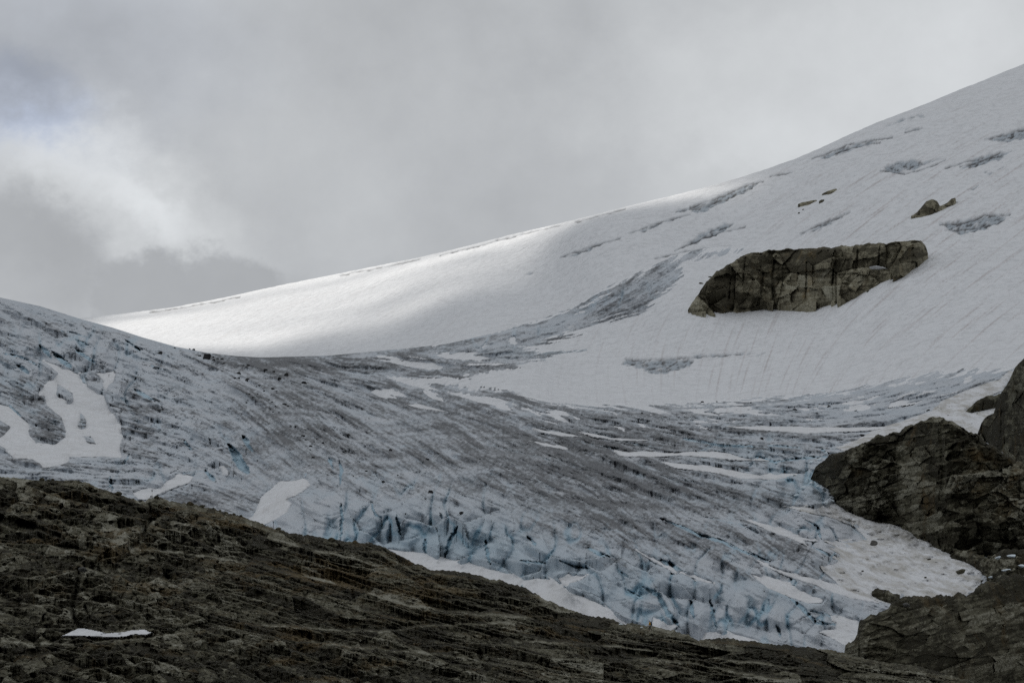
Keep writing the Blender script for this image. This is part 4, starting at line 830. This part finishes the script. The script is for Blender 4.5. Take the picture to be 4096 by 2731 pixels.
def person(loc, rz, label, group, jac, tro, hat, s=1.0):
    r = link('person', None, label, 'person', group); r.location = loc; r.rotation_euler = (0, 0, rz); r.scale = (s, s, s)
    # faces -x, walking, leaning a little forward
    V = [(0,0,.95),(-.03,0,1.15),(-.08,0,1.38),(-.13,0,1.50),(-.16,0,1.62),
         (0,.10,.90),(-.16,.11,.52),(-.10,.11,.10),(-.27,.11,.05),
         (0,-.10,.90),(.04,-.11,.50),(.24,-.11,.14),(.12,-.11,.05),
         (-.08,.19,1.40),(-.12,.25,1.14),(-.32,.22,1.02),(-.40,.21,1.02),
         (-.08,-.19,1.40),(-.02,-.25,1.14),(-.20,-.23,.98),(-.28,-.22,.97)]
    E = [(0,1),(1,2),(2,3),(3,4),(0,5),(5,6),(6,7),(7,8),(0,9),(9,10),(10,11),(11,12),(2,13),(13,14),(14,15),(15,16),(2,17),(17,18),(18,19),(19,20)]
    R = [(.15,.12),(.15,.12),(.16,.12),.055,.10,.085,.06,.045,.035,.085,.06,.045,.035,.06,.048,.038,.03,.06,.048,.038,.03]
    body = skin('body', V, E, R, M_SKIN, r)
    bm = bmesh.new(); bmesh.ops.create_icosphere(bm, subdivisions=2, radius=.115)
    for v in bm.verts: v.co = (v.co.x * 1.0 - .15, v.co.y * .9, max(v.co.z, -.03) * 1.05 + 1.65)
    solid('hat', bm, hat, r)
    VJ = [(0,0,.86),(-.03,0,1.15),(-.08,0,1.38),(-.11,0,1.47),(-.08,.20,1.40),(-.12,.26,1.14),(-.31,.23,1.03),(-.08,-.20,1.40),(-.02,-.26,1.14),(-.19,-.24,.99)]
    skin('jacket', VJ, [(0,1),(1,2),(2,3),(2,4),(4,5),(5,6),(2,7),(7,8),(8,9)], [(.19,.15),(.18,.14),(.19,.14),.08,.08,.066,.052,.08,.066,.052], jac, r)
    for sgn, knee, ank in ((1, (-.16,.11,.52), (-.10,.11,.12)), (-1, (.04,-.11,.50), (.23,-.11,.16))):
        skin('trouser_leg', [(0, sgn*.07, .95), (0, sgn*.10, .86), knee, ank], [(0,1),(1,2),(2,3)], [.10,.105,.078,.066], tro, r)
        a = np.array(ank); skin('boot', [tuple(a + [0.03,0,0]), tuple(a + [0,0,-.08]), tuple(a + [-.16,0,-.09])], [(0,1),(1,2)], [.062,.06,.045], M_BOOT, r, lv=1)
    return r
def standC(x, y, up):
    """a spot on the hillside that nothing nearer hides"""
    d = min(float(np.linalg.norm(onC(x + a, y - b) - CAM)) for a in (-2, 0, 2) for b in np.arange(0, up, .7))
    r_ = ray(np.array(float(x)), np.array(float(y))); return CAM + r_ / np.linalg.norm(r_) * min(d, float(np.linalg.norm(onC(x, y) - CAM)))
pf = standC(650.2, 630.3, 5)
sc_ = float(np.linalg.norm(pf)) / F
hk = person(pf, 0, 'person in a yellow jacket and dark hat walking left along the rock ridge', None, M_YEL, M_KHA, M_HAIR, 10.6 * sc_ / 1.76)
s_ = hk.scale[0]
bp = link('backpack', None, 'dark blue backpack on the back of the walker in yellow', 'backpack'); bp.location = pf; bp.scale = hk.scale
bm = bmesh.new(); bmesh.ops.create_cube(bm, size=1)
for v in bm.verts: v.co = (v.co.x * .24 + .19 - v.co.z * .10, v.co.y * .36, v.co.z * .62 + 1.20)
bmesh.ops.bevel(bm, geom=bm.edges[:], offset=.07, segments=3, affect='EDGES'); solid('pack_body', bm, M_PACK, bp)
bm = bmesh.new(); bmesh.ops.create_cube(bm, size=1)
for v in bm.verts: v.co = (v.co.x * .27 + .15, v.co.y * .34, v.co.z * .10 + 1.55)
bmesh.ops.bevel(bm, geom=bm.edges[:], offset=.04, segments=2, affect='EDGES'); solid('top_flap', bm, M_BLK, bp)
for sg in (1, -1):
    bm = bmesh.new(); tube(bm, (.08, sg*.12, 1.48), (-.20, sg*.12, 1.42), .025, .025); tube(bm, (-.20, sg*.12, 1.42), (-.16, sg*.13, 1.10), .025, .02); solid('strap', bm, M_BLK, bp)
pf2 = onB(108.6, 378, PBsoft) + onB(108.6, 378, NB) * .8
person(pf2, math.pi * .9, 'tiny person in dark clothes walking on a snow pocket high on the left ice', None, M_BLK, M_BLK, M_HAIR, 3.1 * float(np.linalg.norm(pf2)) / F / 1.76)

M_WH = plain('white_painted_metal', (.62, .62, .60), .5); M_DK = plain('dark_metal', (.03, .03, .035), .5); M_GREY = plain('grey_metal', (.12, .12, .14), .5)
p = standC(152.3, 498.6, 1.2); u = float(np.linalg.norm(p)) / F
st = link('tripod_station', None, 'white tripod station with dark box and topped mast on the left ridge', 'weather station'); st.location = p; st.scale = (1.25, 1.25, 1.25)
bm = bmesh.new(); tube(bm, (0,0,3.2*u), (-.3*u,0,7.9*u), .10*u, .07*u); solid('mast', bm, M_WH, st)
bm = bmesh.new(); tube(bm, (-.22*u,0,6.0*u), (-.32*u,0,7.9*u), .38*u, .30*u); solid('sensor_head', bm, M_DK, st)
for a in ((-1.9*u, -.6*u), (1.1*u, -.6*u), (-.2*u, 1.4*u)):
    bm = bmesh.new(); tube(bm, (0,0,3.4*u), (a[0], a[1], -.5*u), .22*u, .20*u); solid('leg', bm, M_WH, st)
bm = bmesh.new(); bmesh.ops.create_cube(bm, size=1)
for v in bm.verts: v.co = (v.co.x*1.5*u - .9*u, v.co.y*.5*u + .1*u, v.co.z*1.4*u + 2.2*u + .35*u*np.sign(v.co.x))
solid('instrument_box', bm, M_DK, st, False)
p = onC(273.6, 528.3); u = float(np.linalg.norm(p)) / F
ms = link('mast', None, 'thin dark mast with a small sensor head standing on the falling ridge', 'mast'); ms.location = p
bm = bmesh.new(); tube(bm, (.1*u,0,-.5*u), (-.25*u,0,6.8*u), .26*u, .22*u); solid('pole', bm, M_GREY, ms)
bm = bmesh.new(); tube(bm, (-.5*u,0,6.2*u), (-.25*u,0,7.6*u), .42*u, .40*u); tube(bm, (-.3*u,0,7.3*u), (.30*u,0,7.7*u), .42*u, .45*u); solid('sensor_head', bm, M_DK, ms)
bm = bmesh.new(); tube(bm, (.1*u,0,-.9*u), (.1*u,0,.3*u), .65*u, .45*u); solid('foot', bm, M_GREY, ms)

# ------------------------------------------------------------------ sky, sun, camera
AZ, EL = math.radians(-22), math.radians(40)
SUN = np.array([math.sin(AZ) * math.cos(EL), math.cos(AZ) * math.cos(EL), math.sin(EL)])
E1 = np.cross(SUN, [0, 0, 1]); E1 /= np.linalg.norm(E1); E2 = np.cross(E1, SUN)
def uvs(x, y):
    P = unproj(np.array(float(x)), np.array(float(y)), D_A(np.array(float(x)), np.array(float(y)))); return float(P @ E1), float(P @ E2)
t = NT('cloudy_sky'); pos = t.pos()
dirv = t.vm('NORMALIZE', t.vm('SUBTRACT', pos, tuple(CAM)))
big = t.noise(dirv, 14, 6, .55, True); warp = t.vm('SCALE', t.vm('SUBTRACT', big, (.5, .5, .5)), .022)
fine = t.noise(t.vm('MULTIPLY', dirv, (1, 1, 1.3)), 75, 8, .62, True); warp2 = t.vm('SCALE', t.vm('SUBTRACT', fine, (.5, .5, .5)), .020)
dw = t.vm('ADD', t.vm('ADD', dirv, warp), warp2)
def blob(px_, py_, rx, ry, ang=0, hard=0.0):
    d = ray(np.array(px_), np.array(py_)); d = d / np.linalg.norm(d)
    c, s = math.cos(math.radians(ang)), math.sin(math.radians(ang))
    v = t.vm('SUBTRACT', dw, tuple(float(q) for q in d))
    # horizontal axis x, vertical axis z (down = +)
    a = t.vm('DOT_PRODUCT', v, (c / (rx / F), 0, -s / (rx / F))); b = t.vm('DOT_PRODUCT', v, (s / (ry / F), 0, c / (ry / F)))
    r = t.math('SQRT', t.math('ADD', t.math('MULTIPLY', a, a), t.math('MULTIPLY', b, b)))
    front = t.math('GREATER_THAN', t.n('ShaderNodeSeparateXYZ').outputs[1], 0) if False else None
    return t.mr(r, 1.0, hard, 0.0, 1.0)
BL_ = [(860,60,420,260,0,0,.18),(1020,200,240,160,0,0,.04),(430,50,260,170,0,0,-.06),(40,30,300,130,0,0,-.10),(15,88,95,60,20,0,-.10),(115,188,230,85,30,0,.17),(140,204,95,32,34,0,.08),(20,150,110,40,15,.1,.04),(560,190,200,90,-20,0,-.05),(780,150,150,60,20,0,.05),(10,285,55,45,0,.2,.12)]
val = .49
acc = None
for b in BL_:
    q = t.math('MULTIPLY', blob(*b[:6]), b[6]); acc = q if acc is None else t.math('ADD', acc, q)
lum = t.math('ADD', acc, val)
n0 = t.noise(dirv, 22, 7, .58); lum = t.math('ADD', lum, t.math('MULTIPLY', t.math('SUBTRACT', n0, .5), .24))
n00 = t.noise(dirv, 7, 3, .5); lum = t.math('ADD', lum, t.math('MULTIPLY', t.math('SUBTRACT', n00, .5), .27))
dark = t.math('MAXIMUM', t.math('MAXIMUM', t.math('MULTIPLY', blob(5,250,125,80,26,.5), .9), blob(140,293,85,56,8,.62)), t.math('MAXIMUM', blob(222,298,80,52,22,.6), t.math('MULTIPLY', blob(330,320,160,60,0,.2), .5)))
cl = t.math('ADD', .385, t.math('MULTIPLY', t.math('SUBTRACT', n0, .5), .12))
lum = t.math('ADD', t.math('MULTIPLY', lum, t.math('SUBTRACT', 1.0, t.math('MULTIPLY', dark, .85))), t.math('MULTIPLY', cl, t.math('MULTIPLY', dark, .85)))
sep = t.n('ShaderNodeSeparateXYZ'); t.put(sep.inputs[0], dirv)
zen = t.mr(sep.outputs[2], .22, .9, 1.0, 1.1, 'LINEAR'); lum = t.math('MULTIPLY', lum, zen)
glow = t.mr(t.vm('DOT_PRODUCT', dirv, tuple(float(q) for q in SUN)), .80, 1.0, 1.0, 1.35); lum = t.math('MULTIPLY', lum, glow)
tint = t.mix(t.math('ADD', blob(15,92,90,60,20), t.math('MULTIPLY', blob(40,40,320,150), .35), True), (.965, 1.0, 1.03), (.80, .92, 1.18))
tint = t.mix(t.mr(lum, .42, .62), t.mix(.5, tint, (.96, 1.0, 1.06)), tint)
emi = t.n('ShaderNodeEmission'); t.put(emi.inputs[0], tint); t.put(emi.inputs[1], lum)
# a gap in the cloud lets the sun reach the left part of the dome
u0, v0 = uvs(300, 325); u1, v1 = uvs(150, 325); u2, v2 = uvs(300, 290); ul, vl = uvs(560, 225)
pu = t.vm('DOT_PRODUCT', pos, tuple(float(q) for q in E1)); pv = t.vm('DOT_PRODUCT', pos, tuple(float(q) for q in E2))
cmb = t.n('ShaderNodeCombineXYZ'); t.put(cmb.inputs[0], pu); t.put(cmb.inputs[1], pv)
gw = t.vm('SCALE', t.vm('SUBTRACT', t.noise(cmb.outputs[0], .0035, 4, .55, True), (.5, .5, .5)), 160.0)
cw = t.vm('ADD', cmb.outputs[0], gw)
def gapblob(xa, ya, xb, yb, w, soft):
    """a soft capsule over the sun shadow of the ground between two picture points"""
    A = np.array(uvs(xa, ya)); B = np.array(uvs(xb, yb)); d = B - A; L = np.linalg.norm(d); d /= L; n = np.array([-d[1], d[0]]); C = (A + B) / 2
    v = t.vm('SUBTRACT', cw, (float(C[0]), float(C[1]), 0.0))
    a = t.vm('DOT_PRODUCT', v, (float(d[0] / (L * .6)), float(d[1] / (L * .6)), 0.0)); b = t.vm('DOT_PRODUCT', v, (float(n[0] / w), float(n[1] / w), 0.0))
    r = t.math('SQRT', t.math('ADD', t.math('MULTIPLY', a, a), t.math('MULTIPLY', b, b)))
    return t.mr(r, 1.0, soft, 0.0, 1.0)
print('gap uv', uvs(100,330), uvs(300,325), uvs(300,290), uvs(560,225), uvs(560,260), uvs(330,350), uvs(700,190))
dA = np.array(uvs(560, 255)) - np.array(uvs(250, 335)); dA /= np.linalg.norm(dA); nA = np.array([-dA[1], dA[0]])
sv = t.n('ShaderNodeCombineXYZ'); t.put(sv.inputs[0], t.vm('DOT_PRODUCT', cmb.outputs[0], (float(dA[0]/900), float(dA[1]/900), 0.0))); t.put(sv.inputs[1], t.vm('DOT_PRODUCT', cmb.outputs[0], (float(nA[0]/75), float(nA[1]/75), 0.0)))
stre = t.mr(t.noise(sv.outputs[0], 1.0, 3, .5), .30, .60, .35, 1.0)
gap = t.math('MAXIMUM', gapblob(80,320,480,270,240,.45), t.math('MAXIMUM', t.math('MULTIPLY', gapblob(290,293,735,178,135,.35), 1.0), t.math('MAXIMUM', gapblob(530,234,740,180,75,.3), t.math('MULTIPLY', gapblob(300,330,560,245,120,.1), .7))))
gap = t.math('MULTIPLY', t.math('MULTIPLY', gap, stre), 1.0)
tr = t.n('ShaderNodeBsdfTransparent'); mx = t.n('ShaderNodeMixShader'); t.put(mx.inputs[0], gap)
t.t.links.new(emi.outputs[0], mx.inputs[1]); t.t.links.new(tr.outputs[0], mx.inputs[2]); t.t.links.new(mx.outputs[0], t.out.inputs[0])
t.m.cycles.emission_sampling = 'NONE'
bm = bmesh.new(); bmesh.ops.create_uvsphere(bm, u_segments=96, v_segments=48, radius=9000)
sky = solid('sky', bm, t.m); sky.location = CAM.tolist(); sky['kind'] = 'structure'; sky['label'] = 'grey overcast sky with a brighter gap and dark cloud at lower left'; sky['category'] = 'sky'

Wd = bpy.data.worlds.new('World'); S.world = Wd; Wd.use_nodes = True; nt = Wd.node_tree
sk = nt.nodes.new('ShaderNodeTexSky'); sk.sky_type = 'NISHITA'; sk.sun_disc = False; sk.sun_elevation = EL; sk.sun_rotation = AZ
nt.links.new(sk.outputs[0], nt.nodes['Background'].inputs[0]); nt.nodes['Background'].inputs[1].default_value = .06
sl = bpy.data.lights.new('sun', 'SUN'); sl.energy = 4.0; sl.angle = math.radians(.5); sl.color = (1, .955, .88)
so = bpy.data.objects.new('sun', sl); COL.objects.link(so)
from mathutils import Vector
so.rotation_euler = Vector((-SUN).tolist()).to_track_quat('-Z', 'Y').to_euler(); so.location = (0, 0, 500)

cam = bpy.data.cameras.new('camera'); cam.lens = 135; cam.sensor_width = 36; cam.clip_end = 30000; cam.clip_start = .5
co = bpy.data.objects.new('camera', cam); COL.objects.link(co); co.location = CAM.tolist(); co.rotation_euler = (math.pi / 2 + PITCH, 0, 0)
S.camera = co
S.view_settings.view_transform = 'Standard'; S.view_settings.look = 'None'; S.view_settings.exposure = 0; S.view_settings.gamma = 1
S.cycles.sample_clamp_indirect = 1.5; S.cycles.sample_clamp_direct = 2.2; S.cycles.max_bounces = 5; S.cycles.diffuse_bounces = 3; S.cycles.transparent_max_bounces = 4
S.cycles.use_denoising = False; S.cycles.denoiser = 'OPENIMAGEDENOISE'
print('done', time.time() - T0)
